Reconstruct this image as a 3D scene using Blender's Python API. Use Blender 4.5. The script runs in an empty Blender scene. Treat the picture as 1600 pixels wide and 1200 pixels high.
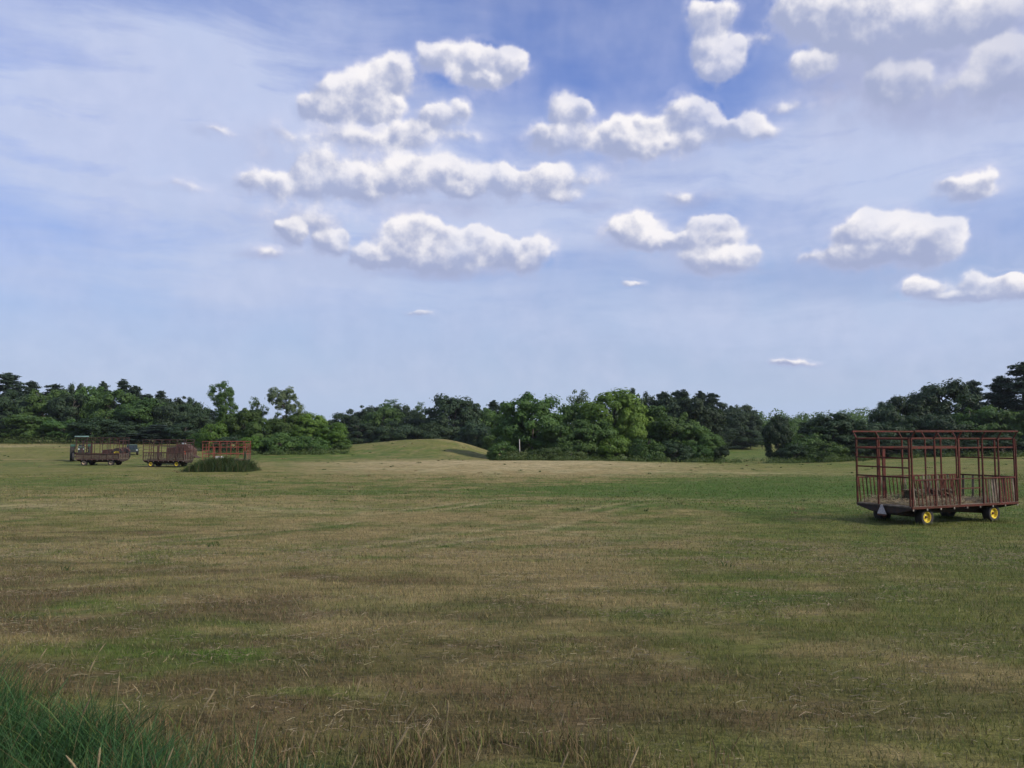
import bpy, math, random
import numpy as np
from mathutils import Vector, Matrix

# ------------------------------------------------------------------ camera, world, sun, exposure
SC = bpy.context.scene
COL = SC.collection
R = math.radians
F, CX, CY, HROW = 1250.0, 800.0, 600.0, 680.0      # focal length and horizon, in units of a 1600 wide frame
PITCH = math.atan((HROW - CY) / F)

cam_d = bpy.data.cameras.new('camera')
cam = bpy.data.objects.new('camera', cam_d)
COL.objects.link(cam)
cam_d.sensor_width = 36.0
cam_d.lens = 36.0 * F / 1600.0
cam_d.clip_start, cam_d.clip_end = 0.1, 20000
cam.location = (0, 0, 0)
cam.rotation_euler = (R(90) + PITCH, 0, 0)
SC.camera = cam

SUN_EL = R(33)
SUN_DIR = Vector((1.0, -0.50, 0)).normalized() * math.cos(SUN_EL) + Vector((0, 0, math.sin(SUN_EL)))
SUN_STRENGTH = 4.2
SKY_STRENGTH = 0.085
sun_d = bpy.data.lights.new('sun', 'SUN')
sun_d.energy = SUN_STRENGTH
sun_d.angle = R(1.2)
sun_d.color = (1.0, 0.91, 0.76)
sun = bpy.data.objects.new('sun', sun_d)
COL.objects.link(sun)
sun.rotation_euler = (-SUN_DIR).to_track_quat('-Z', 'Y').to_euler()

SC.view_settings.view_transform = 'Standard'
SC.view_settings.look = 'None'
SC.view_settings.exposure = 0.0
SC.view_settings.gamma = 1.0
SC.view_settings.use_curve_mapping = False
SC.cycles.max_bounces = 6
SC.cycles.diffuse_bounces = 3
SC.cycles.glossy_bounces = 2
SC.cycles.transmission_bounces = 4
SC.cycles.volume_bounces = 0
SC.cycles.use_adaptive_sampling = True
SC.cycles.adaptive_threshold = 0.02


def ray(px, row):
    xc, yc = (px - CX) / F, (CY - row) / F
    c, s = math.cos(PITCH), math.sin(PITCH)
    return np.array([xc, c - yc * s, s + yc * c])


def at_depth(px, row, d):
    v = ray(px, row)
    return v * (d / v[1])


def azel(px, row):
    v = ray(px, row)
    return math.atan2(v[0], v[1]), math.asin(v[2] / np.linalg.norm(v))


class NT:
    """small helper to wire nodes"""
    def __init__(self, tree):
        self.t = tree
        tree.nodes.clear()

    def n(self, kind, **kw):
        nd = self.t.nodes.new(kind)
        for k, v in kw.items():
            setattr(nd, k, v)
        return nd

    def put(self, sock, val):
        if hasattr(val, 'is_output'):
            self.t.links.new(val, sock)
        elif val is not None:
            sock.default_value = val

    def m(self, op, a, b=None, c=None, clamp=False):
        nd = self.n('ShaderNodeMath', operation=op, use_clamp=clamp)
        for i, v in enumerate((a, b, c)):
            if v is not None:
                self.put(nd.inputs[i], v)
        return nd.outputs[0]

    def v(self, op, a, b=None, c=None):
        nd = self.n('ShaderNodeVectorMath', operation=op)
        for i, v in enumerate((a, b, c)):
            if v is not None:
                self.put(nd.inputs[i], v)
        return nd.outputs['Value'] if op in ('LENGTH', 'DOT_PRODUCT') else nd.outputs[0]

    def scale(self, a, s):
        nd = self.n('ShaderNodeVectorMath', operation='SCALE')
        self.put(nd.inputs[0], a)
        self.put(nd.inputs['Scale'], s)
        return nd.outputs[0]

    def noise(self, vec, scale, detail=4, rough=0.5, lac=2.0, dist=0.0, dims='3D', color=False):
        nd = self.n('ShaderNodeTexNoise', noise_dimensions=dims)
        self.put(nd.inputs['Vector'], vec)
        nd.inputs['Scale'].default_value = scale
        nd.inputs['Detail'].default_value = detail
        nd.inputs['Roughness'].default_value = rough
        nd.inputs['Lacunarity'].default_value = lac
        nd.inputs['Distortion'].default_value = dist
        return nd.outputs['Color' if color else 0]

    def ramp(self, x, lo, hi, a=0.0, b=1.0, smooth=True):
        nd = self.n('ShaderNodeMapRange', interpolation_type='SMOOTHSTEP' if smooth else 'LINEAR')
        self.put(nd.inputs[0], x)
        for i, v in enumerate((lo, hi, a, b)):
            self.put(nd.inputs[1 + i], v)
        return nd.outputs[0]

    def mix(self, fac, a, b, blend='MIX'):
        nd = self.n('ShaderNodeMix', data_type='RGBA', blend_type=blend)
        self.put(nd.inputs[0], fac)
        for s, v in ((nd.inputs[6], a), (nd.inputs[7], b)):
            self.put(s, (*v, 1.0) if isinstance(v, tuple) and len(v) == 3 else v)
        return nd.outputs[2]

    def link(self, a, b):
        self.t.links.new(a, b)


# --- sky: Nishita sky, veils of cirrus and a field of cumulus, all in directions
world = bpy.data.worlds.new('World')
SC.world = world
world.use_nodes = True
world.cycles.sampling_method = 'MANUAL'
world.cycles.sample_map_resolution = 512
w = NT(world.node_tree)
tc = w.n('ShaderNodeTexCoord')
direction = tc.outputs['Generated']
sky = w.n('ShaderNodeTexSky', sky_type='NISHITA')
sky.sun_disc = False
sky.sun_elevation = SUN_EL
sky.sun_rotation = math.atan2(SUN_DIR.x, SUN_DIR.y)
sky.altitude = 100
sky.air_density = 1.0
sky.dust_density = 0.6
sky.ozone_density = 3.0
sep = w.n('ShaderNodeSeparateXYZ')
w.link(direction, sep.inputs[0])
az = w.m('ARCTAN2', sep.outputs[0], sep.outputs[1])
el = w.m('ARCSINE', sep.outputs[2])
comb = w.n('ShaderNodeCombineXYZ')
w.link(az, comb.inputs[0])
w.link(el, comb.inputs[1])
P0 = comb.outputs[0]

# cumulus: (x, y, half width, half height, weakness) in the photograph's pixels
CUMULUS = [
    # upper middle group
    (555, 150, 72, 42), (612, 122, 40, 36), (510, 172, 55, 26), (590, 168, 50, 26), (560, 215, 90, 24, .25), (450, 210, 60, 24, .5),
    (685, 92, 50, 28, .15), (745, 95, 44, 34), (797, 106, 34, 30), (760, 122, 46, 18, .1), (715, 120, 30, 24, .3),
    (690, 185, 54, 30), (650, 212, 54, 24, .1), (720, 215, 60, 18, .4),
    # long middle bank
    (505, 280, 52, 44, .05), (430, 292, 78, 28, .2), (575, 292, 70, 34, .1), (650, 280, 66, 38, .1), (735, 285, 70, 38, .15),
    (715, 300, 30, 20), (800, 290, 46, 34), (855, 288, 34, 34), (910, 285, 70, 30, .35), (880, 310, 60, 18, .3),
    # the big white one low in the middle
    (690, 402, 150, 40), (650, 372, 72, 36), (745, 382, 70, 32), (825, 402, 54, 34), (600, 408, 66, 26),
    (520, 382, 46, 26, .1), (450, 365, 30, 26), (500, 352, 46, 22, .3), (420, 395, 50, 14, .35),
    # right of centre
    (895, 180, 46, 38), (985, 208, 72, 30, .05), (890, 218, 95, 26, .1), (1085, 192, 54, 40), (1140, 200, 62, 28, .05),
    (1190, 205, 50, 18, .25), (1010, 230, 110, 22, .15), (1240, 165, 80, 20, .5),
    (985, 365, 58, 32), (1020, 380, 46, 18, .1), (1115, 362, 56, 32), (1100, 376, 66, 18), (1135, 408, 78, 28),
    (1365, 380, 62, 50), (1425, 382, 66, 42), (1340, 402, 66, 22), (1468, 376, 34, 32), (1385, 380, 100, 22),
    (1515, 297, 50, 30, .05), (1440, 452, 46, 20), (1550, 452, 62, 28), (1590, 450, 40, 22), (1500, 464, 72, 12, .1),
    (1110, 32, 48, 32, .05), (1130, 88, 54, 36), (1120, 116, 34, 28, .1), (1270, 105, 44, 26, .2), (1190, 60, 40, 18, .5),
    (1300, 25, 110, 50), (1400, 45, 130, 56), (1500, 25, 110, 56), (1370, 0, 160, 60), (1580, 110, 70, 46), (1410, 130, 60, 34, .2), (1500, 130, 160, 60, .35),
    (1240, 567, 44, 8, .1), (990, 441, 24, 10, .1), (655, 490, 34, 9, .2), (335, 205, 34, 10, .35), (1265, 397, 34, 14, .3), (1070, 310, 60, 16, .4), (270, 290, 80, 14, .5),
    (560, 245, 270, 80, .52), (640, 385, 270, 66, .58), (470, 335, 210, 46, .58), (1000, 225, 220, 60, .55), (1080, 385, 190, 56, .6), (1390, 390, 170, 60, .62), (690, 120, 170, 60, .6),
]
# grey undersides and shreds of shaded cloud: (x, y, half width, half height, weight)
GREY = [(1490, 120, 260, 95, 1.1), (1340, 100, 130, 70, .6), (1580, 40, 90, 60, .6), (700, 325, 170, 22, .55), (490, 352, 60, 22, .6), (680, 425, 150, 16, .6), (1345, 405, 75, 20, .7),
        (1010, 385, 70, 12, .35), (1130, 424, 75, 8, .5), (330, 205, 40, 14, .4), (560, 205, 110, 30, .35), (620, 250, 120, 20, .2), (440, 300, 70, 12, .35), (930, 318, 80, 14, .4), (1080, 312, 90, 16, .35), (1500, 468, 100, 10, .4), (410, 396, 50, 10, .4)]
RAD = 1.0 / F
_rp = random.Random(12)
PUFFS = []                                   # az, el, 1/rx, 1/ry, weight
for (x, y, rx, ry, *wk) in CUMULUS:
    k = 1.0 - (wk[0] if wk else 0.0)
    a, e = azel(x, y)
    PUFFS.append((a, e, 1 / (rx * RAD * 1.15), 1 / (ry * RAD * 1.12), k * k * .85))
    if k > 0.78 and rx > 26 and ry > 17:
        m_ = 3 if rx < 60 else (4 if rx < 100 else 6)
        for i in range(m_):
            t = -0.85 + 1.7 * (i + _rp.uniform(.2, .8)) / m_
            r = ry * _rp.uniform(.38, .85)
            a, e = azel(x + rx * t * .8, y - ry * math.sqrt(1 - t * t * .8) * _rp.uniform(.25, .6))
            PUFFS.append((a, e, 1 / (r * RAD * 1.35), 1 / (r * RAD * 1.2), k * .75))


def puff_group(puffs):
    t = NT(bpy.data.node_groups.new('cloud_puffs', 'ShaderNodeTree'))
    for nm, io in (('Place', 'INPUT'), ('Sum so far', 'INPUT'), ('Sum', 'OUTPUT')):
        t.t.interface.new_socket(nm, in_out=io, socket_type='NodeSocketVector')
    gi, go = t.n('NodeGroupInput'), t.n('NodeGroupOutput')
    acc = gi.outputs[1]
    for (a, e, sx, sy, k) in puffs:
        q = t.v('MULTIPLY_ADD', gi.outputs[0], (sx, sy, 0.0), (-a * sx, -e * sy, 0.0))
        g = t.m('MAXIMUM', t.m('SUBTRACT', 1.0, t.v('LENGTH', q)), 0.0)
        g = t.m('MULTIPLY', t.m('MULTIPLY', g, g), k)
        acc = t.v('ADD', t.scale(t.v('ADD', q, (0.0, 0.0, 1.0)), g), acc)
    t.link(acc, go.inputs[0])
    return t.t


def field(P):
    """a sum of soft puffs, and the mean place within them (which way the cloud's side faces)"""
    wp = w.v('SUBTRACT', w.noise(P, 24.0, 6, 0.55, color=True), (0.5, 0.5, 0.5))
    Pw = w.v('MULTIPLY_ADD', wp, (0.034, 0.026, 0.0), P)
    acc = None
    for i in range(0, len(PUFFS), 20):
        grp = w.n('ShaderNodeGroup', node_tree=puff_group(PUFFS[i:i + 20]))
        w.link(Pw, grp.inputs[0])
        if acc is not None:
            w.link(acc, grp.inputs[1])
        acc = grp.outputs[0]
    sp = w.n('ShaderNodeSeparateXYZ')
    w.link(acc, sp.inputs[0])
    total = sp.outputs[2]
    side = w.v('DIVIDE', acc, w.v('ADD', (0.02, 0.02, 0.02), total))
    n1 = w.noise(P, 38.0, 6, 0.54)
    rag = w.m('MULTIPLY_ADD', w.m('SUBTRACT', w.noise(P, 17.0, 3, 0.5), 0.53), 0.80, w.m('MULTIPLY', w.m('SUBTRACT', n1, 0.5), 0.38))
    f = w.m('MULTIPLY_ADD', rag, w.ramp(total, 0.0, 0.14), total)
    # beyond the picture the same kind of sky goes on
    away = w.m('MAXIMUM', w.ramp(w.m('ABSOLUTE', az), 0.66, 0.8), w.ramp(el, 0.56, 0.68))
    n2 = w.noise(w.v('MULTIPLY', Pw, (1.0, 1.9, 0.0)), 4.5, 5, 0.55)
    g = w.m('MULTIPLY_ADD', w.m('SUBTRACT', n2, 0.58), 2.2, w.m('MULTIPLY', w.m('SUBTRACT', away, 1.0), 6.0))
    return w.m('MAXIMUM', f, g), side, n1


f0, side, n_fine = field(P0)
above = w.ramp(el, 0.03, 0.07)
c_alpha = w.m('MULTIPLY', w.ramp(f0, 0.03, 0.30), above)
soft = w.noise(P0, 9.0, 3, 0.5)
c_alpha = w.m('MULTIPLY', c_alpha, w.ramp(soft, 0.30, 0.58, 0.66, 0.98))
facing = w.v('DOT_PRODUCT', side, (0.42, 1.0, 0.0))
lit = w.ramp(w.m('MULTIPLY_ADD', w.m('SUBTRACT', n_fine, 0.5), 1.25, facing), -0.36, 0.40)

# veils: (x, y, half width, half height, weight)
VEIL = [(230, 150, 420, 170, .75), (60, 220, 330, 120, .5), (520, 330, 420, 120, .55), (300, 420, 500, 55, .5),
        (1150, 300, 560, 130, .55), (1500, 200, 330, 170, .65), (900, 480, 900, 60, .35), (1350, 500, 500, 60, .45),
        (1480, 80, 260, 150, .8), (700, 230, 260, 70, .45), (560, 30, 260, 60, .35), (150, 60, 300, 120, .35), (800, 330, 700, 130, .5), (480, 270, 420, 150, .4), (420, 130, 260, 120, .35)]
Pw0 = w.v('MULTIPLY_ADD', w.v('SUBTRACT', w.noise(P0, 13.0, 4, 0.55, color=True), (0.5, 0.5, 0.5)), (0.05, 0.03, 0.0), P0)
veil = 0.12
warp = w.v('SUBTRACT', w.noise(P0, 2.6, 3, 0.5, color=True), (0.5, 0.5, 0.5))
Pv = w.v('MULTIPLY_ADD', warp, (0.16, 0.10, 0.0), P0)
for (x, y, rx, ry, k) in VEIL:
    a, e = azel(x, y)
    sx, sy = 1 / (rx * RAD), 1 / (ry * RAD)
    q = w.v('LENGTH', w.v('MULTIPLY_ADD', Pv, (sx, sy, 0.0), (-a * sx, -e * sy, 0.0)))
    veil = w.m('MULTIPLY_ADD', w.ramp(q, 0.0, 1.25, 1.0, 0.0), k * 0.85, veil)
rot = w.n('ShaderNodeMapping')
w.link(Pv, rot.inputs[0])
rot.inputs['Rotation'].default_value = (0, 0, R(12))
rot.inputs['Scale'].default_value = (1.0, 5.5, 1.0)
streak = w.noise(rot.outputs[0], 3.8, 7, 0.62, dist=0.2)
away0 = w.m('MAXIMUM', w.ramp(w.m('ABSOLUTE', az), 0.6, 0.85), w.ramp(el, 0.5, 0.72))
veil = w.m('MULTIPLY_ADD', away0, 0.45, veil)
v_alpha = w.m('MULTIPLY', veil, w.ramp(streak, 0.28, 0.66, 0.50, 1.10))
hor = w.ramp(el, -0.02, 0.30, 0.85, 0.0)
v_alpha = w.m('MINIMUM', w.m('ADD', v_alpha, hor), 0.93)

S = 1.0 / SKY_STRENGTH


def c_s(r, g, b):
    return (r * S, g * S, b * S)


tint = w.mix(1.0, sky.outputs[0], w.mix(w.ramp(el, 0.0, 0.42), (0.90, 0.96, 1.12), (0.84, 1.20, 2.05)), 'MULTIPLY')
veil_c = w.mix(w.ramp(el, 0.0, 0.35), c_s(0.48, 0.585, 0.80), c_s(0.55, 0.63, 0.855))
col = w.mix(v_alpha, tint, veil_c)
gsum = 0.0
for (x, y, rx, ry, k) in GREY:
    a, e = azel(x, y)
    sx, sy = 1 / (rx * RAD), 1 / (ry * RAD)
    q = w.v('LENGTH', w.v('MULTIPLY_ADD', Pw0, (sx, sy, 0.0), (-a * sx, -e * sy, 0.0)))
    gsum = w.m('MULTIPLY_ADD', w.ramp(q, 0.15, 1.1, 1.0, 0.0), k, gsum)
g_alpha = w.m('MINIMUM', w.m('MULTIPLY', gsum, w.ramp(w.noise(P0, 20.0, 5, 0.55), 0.28, 0.62, 0.25, 1.0)), 0.85)
col = w.mix(g_alpha, col, c_s(0.36, 0.405, 0.62))
lit = w.m('MULTIPLY', lit, w.ramp(gsum, 0.1, 1.0, 1.0, 0.60))
cl = w.mix(lit, c_s(0.38, 0.43, 0.63), c_s(0.97, 0.94, 0.955))
halo = w.m('MULTIPLY', w.ramp(f0, -0.12, 0.16, 0.0, 0.72), w.m('MULTIPLY', above, w.ramp(soft, 0.3, 0.62, 0.35, 1.0)))
col = w.mix(halo, col, w.mix(lit, c_s(0.47, 0.51, 0.72), c_s(0.66, 0.67, 0.85)))
col = w.mix(c_alpha, col, cl)
bg = w.n('ShaderNodeBackground')
w.link(col, bg.inputs[0])
bg.inputs[1].default_value = SKY_STRENGTH
out = w.n('ShaderNodeOutputWorld')
w.link(bg.outputs[0], out.inputs[0])

# ------------------------------------------------------------------ helpers: objects and meshes
def tag(o, label=None, cat=None, group=None, kind=None):
    if label: o['label'] = label
    if cat: o['category'] = cat
    if group: o['group'] = group
    if kind: o['kind'] = kind
    return o


def link(name, data, parent=None):
    o = bpy.data.objects.new(name, data)
    COL.objects.link(o)
    if parent is not None:
        o.parent = parent
    return o


def thing(name, loc, label, cat, rz=0.0, group=None):
    o = link(name, None)
    o.empty_display_size = 0.3
    o.location = loc
    o.rotation_euler = (0, 0, rz)
    return tag(o, label, cat, group)


def np_mesh(name, V, faces, mats, attrs=None, smooth=False, mat_idx=None):
    """faces: list of int arrays (n,k)"""
    me = bpy.data.meshes.new(name)
    V = np.asarray(V, dtype=np.float32)
    faces = [np.asarray(f, dtype=np.int32) for f in faces if len(f)]
    nl = sum(f.size for f in faces)
    nf = sum(len(f) for f in faces)
    me.vertices.add(len(V))
    me.vertices.foreach_set('co', V.ravel())
    me.loops.add(nl)
    me.loops.foreach_set('vertex_index', np.concatenate([f.ravel() for f in faces]))
    me.polygons.add(nf)
    tot = np.concatenate([np.full(len(f), f.shape[1], dtype=np.int32) for f in faces])
    start = np.concatenate([[0], np.cumsum(tot)[:-1]]).astype(np.int32)
    me.polygons.foreach_set('loop_start', start)
    me.polygons.foreach_set('loop_total', tot)
    if mat_idx is not None:
        me.polygons.foreach_set('material_index', np.asarray(mat_idx, dtype=np.int32))
    me.polygons.foreach_set('use_smooth', np.full(nf, smooth, dtype=bool))
    for m_ in (mats if isinstance(mats, (list, tuple)) else [mats]):
        me.materials.append(m_)
    for k, a in (attrs or {}).items():
        a = np.asarray(a, dtype=np.float32)
        if a.ndim == 2:
            at = me.attributes.new(k, 'FLOAT_COLOR', 'POINT')
            if a.shape[1] == 3:
                a = np.concatenate([a, np.ones((len(a), 1), np.float32)], 1)
            at.data.foreach_set('color', a.ravel())
        else:
            at = me.attributes.new(k, 'FLOAT', 'POINT')
            at.data.foreach_set('value', a)
    me.update(calc_edges=True)
    return me


class MB:
    """collects boxes, bars, tubes and turned shapes into one mesh"""
    def __init__(self):
        self.V, self.F = [], []

    def add(self, vs, fs):
        b = len(self.V)
        self.V += [tuple(v) for v in vs]
        self.F += [tuple(i + b for i in f) for f in fs]
        return self

    def box(self, c, s, rot=None):
        c, h = Vector(c), Vector(s) / 2
        vs = []
        for x in (-1, 1):
            for y in (-1, 1):
                for z in (-1, 1):
                    p = Vector((x * h.x, y * h.y, z * h.z))
                    vs.append(c + (rot @ p if rot else p))
        return self.add(vs, [(0, 1, 3, 2), (4, 6, 7, 5), (0, 4, 5, 1), (2, 3, 7, 6), (0, 2, 6, 4), (1, 5, 7, 3)])

    def bar(self, a, b, wd, ht, up=(0, 0, 1)):
        a, b = Vector(a), Vector(b)
        d = (b - a)
        L = d.length
        d.normalize()
        up = Vector(up)
        if abs(d.dot(up)) > 0.95:
            up = Vector((0, 1, 0))
        s = d.cross(up).normalized()
        u = s.cross(d).normalized()
        rot = Matrix((d, s, u)).transposed()
        return self.box((a + b) / 2, (L, wd, ht), rot)

    def tube(self, pts, rad, n=8, cap=True):
        pts = [Vector(p) for p in pts]
        rad = [rad] * len(pts) if isinstance(rad, (int, float)) else rad
        rings = []
        vs = []
        for i, p in enumerate(pts):
            d = (pts[min(i + 1, len(pts) - 1)] - pts[max(i - 1, 0)]).normalized()
            s = d.cross(Vector((0, 0, 1)) if abs(d.z) < 0.9 else Vector((1, 0, 0))).normalized()
            u = s.cross(d)
            for k in range(n):
                t = 2 * math.pi * k / n
                vs.append(p + (s * math.cos(t) + u * math.sin(t)) * rad[i])
        fs = []
        for i in range(len(pts) - 1):
            for k in range(n):
                k2 = (k + 1) % n
                fs.append((i * n + k, i * n + k2, (i + 1) * n + k2, (i + 1) * n + k))
        if cap:
            fs.append(tuple(range(n)))
            fs.append(tuple((len(pts) - 1) * n + k for k in range(n))[::-1])
        return self.add(vs, fs)

    def lathe(self, prof, n=28, axis='Y', c=(0, 0, 0), closed=False):
        """prof: list of (offset along axis, radius)"""
        vs, fs = [], []
        for (o, r) in prof:
            for k in range(n):
                t = 2 * math.pi * k / n
                a, b = r * math.cos(t), r * math.sin(t)
                p = {'Y': (a, o, b), 'X': (o, a, b), 'Z': (a, b, o)}[axis]
                vs.append(Vector(c) + Vector(p))
        m_ = len(prof)
        for i in range(m_ if closed else m_ - 1):
            j = (i + 1) % m_
            for k in range(n):
                k2 = (k + 1) % n
                fs.append((i * n + k, i * n + k2, j * n + k2, j * n + k))
        if not closed:
            fs.append(tuple(range(n)))
            fs.append(tuple((m_ - 1) * n + k for k in range(n))[::-1])
        return self.add(vs, fs)

    def prism(self, outline, y0, y1):
        """outline in x,z extruded along y"""
        n = len(outline)
        vs = [(x, y0, z) for x, z in outline] + [(x, y1, z) for x, z in outline]
        fs = [tuple(range(n)), tuple(range(n, 2 * n))[::-1]]
        for k in range(n):
            k2 = (k + 1) % n
            fs.append((k, k + n, k2 + n, k2))
        return self.add(vs, fs)

    def mesh(self, name, mat, smooth=False, bevel=0.0):
        me = bpy.data.meshes.new(name)
        me.from_pydata([tuple(v) for v in self.V], [], self.F)
        import bmesh
        bm = bmesh.new()
        bm.from_mesh(me)
        bmesh.ops.recalc_face_normals(bm, faces=bm.faces)
        if bevel:
            bmesh.ops.bevel(bm, geom=[e for e in bm.edges if e.calc_face_angle(0) > 0.6], offset=bevel, segments=1, affect='EDGES', clamp_overlap=True)
        bm.to_mesh(me)
        bm.free()
        me.materials.append(mat)
        if smooth:
            for p in me.polygons:
                p.use_smooth = True
            me.set_sharp_from_angle(angle=R(40))
        return me

    def build(self, name, mat, parent=None, smooth=False, bevel=0.0):
        return link(name, self.mesh(name, mat, smooth, bevel), parent)


def copy_tree(o, parent=None):
    c = o.copy()
    COL.objects.link(c)
    c.parent = parent
    for ch in list(o.children):
        copy_tree(ch, c)
    return c


# ------------------------------------------------------------------ materials
def new_mat(name):
    m_ = bpy.data.materials.new(name)
    m_.use_nodes = True
    t = NT(m_.node_tree)
    o = t.n('ShaderNodeOutputMaterial')
    return m_, t, o


def worn(name, base, second, scale=6.0, amount=0.5, rough=0.6, metal=0.0, bump=0.15, spec=0.4):
    m_, t, o = new_mat(name)
    tc_ = t.n('ShaderNodeTexCoord')
    n1 = t.noise(tc_.outputs['Object'], scale, 6, 0.65)
    n2 = t.noise(tc_.outputs['Object'], scale * 9, 4, 0.6)
    f = t.ramp(t.m('MULTIPLY_ADD', n2, 0.35, n1), 0.72 - 0.35 * amount, 0.95 - 0.3 * amount)
    c = t.mix(f, base, second)
    info = t.n('ShaderNodeObjectInfo')
    c = t.mix(1.0, c, t.mix(info.outputs['Random'], (0.8, 0.8, 0.8), (1.15, 1.12, 1.1)), 'MULTIPLY')
    b = t.n('ShaderNodeBsdfPrincipled')
    t.put(b.inputs['Base Color'], c)
    t.put(b.inputs['Roughness'], t.ramp(f, 0, 1, rough, min(1.0, rough + 0.25)))
    b.inputs['Metallic'].default_value = metal
    b.inputs['Specular IOR Level'].default_value = spec
    bp = t.n('ShaderNodeBump')
    bp.inputs['Strength'].default_value = bump
    bp.inputs['Distance'].default_value = 0.01
    t.link(n2, bp.inputs['Height'])
    t.link(bp.outputs[0], b.inputs['Normal'])
    t.link(b.outputs[0], o.inputs[0])
    return m_


def leafy(name, dark, light, trans=0.35, rough=0.55):
    m_, t, o = new_mat(name)
    at = t.n('ShaderNodeAttribute', attribute_name='rnd')
    info = t.n('ShaderNodeObjectInfo')
    c = t.mix(at.outputs['Fac'], dark, light)
    hsv = t.n('ShaderNodeHueSaturation')
    t.put(hsv.inputs['Hue'], t.ramp(info.outputs['Random'], 0, 1, 0.488, 0.515, smooth=False))
    t.put(hsv.inputs['Saturation'], 0.92)
    t.put(hsv.inputs['Value'], t.ramp(t.m('FRACT', t.m('MULTIPLY', info.outputs['Random'], 7.31)), 0, 1, 0.82, 1.2, smooth=False))
    t.put(hsv.inputs['Color'], c)
    b = t.n('ShaderNodeBsdfPrincipled')
    t.link(hsv.outputs[0], b.inputs['Base Color'])
    b.inputs['Roughness'].default_value = rough
    b.inputs['Specular IOR Level'].default_value = 0.25
    tr = t.n('ShaderNodeBsdfTranslucent')
    t.link(t.mix(1.0, hsv.outputs[0], (1.2, 1.3, 0.6), 'MULTIPLY'), tr.inputs[0])
    ms = t.n('ShaderNodeMixShader')
    ms.inputs[0].default_value = trans
    t.link(b.outputs[0], ms.inputs[1])
    t.link(tr.outputs[0], ms.inputs[2])
    t.link(ms.outputs[0], o.inputs[0])
    return m_


def blade_mat(name, trans=0.3):
    m_, t, o = new_mat(name)
    at = t.n('ShaderNodeAttribute', attribute_name='tone')
    b = t.n('ShaderNodeBsdfPrincipled')
    t.link(at.outputs['Color'], b.inputs['Base Color'])
    b.inputs['Roughness'].default_value = 0.6
    b.inputs['Specular IOR Level'].default_value = 0.2
    tr = t.n('ShaderNodeBsdfTranslucent')
    t.link(at.outputs['Color'], tr.inputs[0])
    ms = t.n('ShaderNodeMixShader')
    ms.inputs[0].default_value = trans
    t.link(b.outputs[0], ms.inputs[1])
    t.link(tr.outputs[0], ms.inputs[2])
    t.link(ms.outputs[0], o.inputs[0])
    return m_


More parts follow.
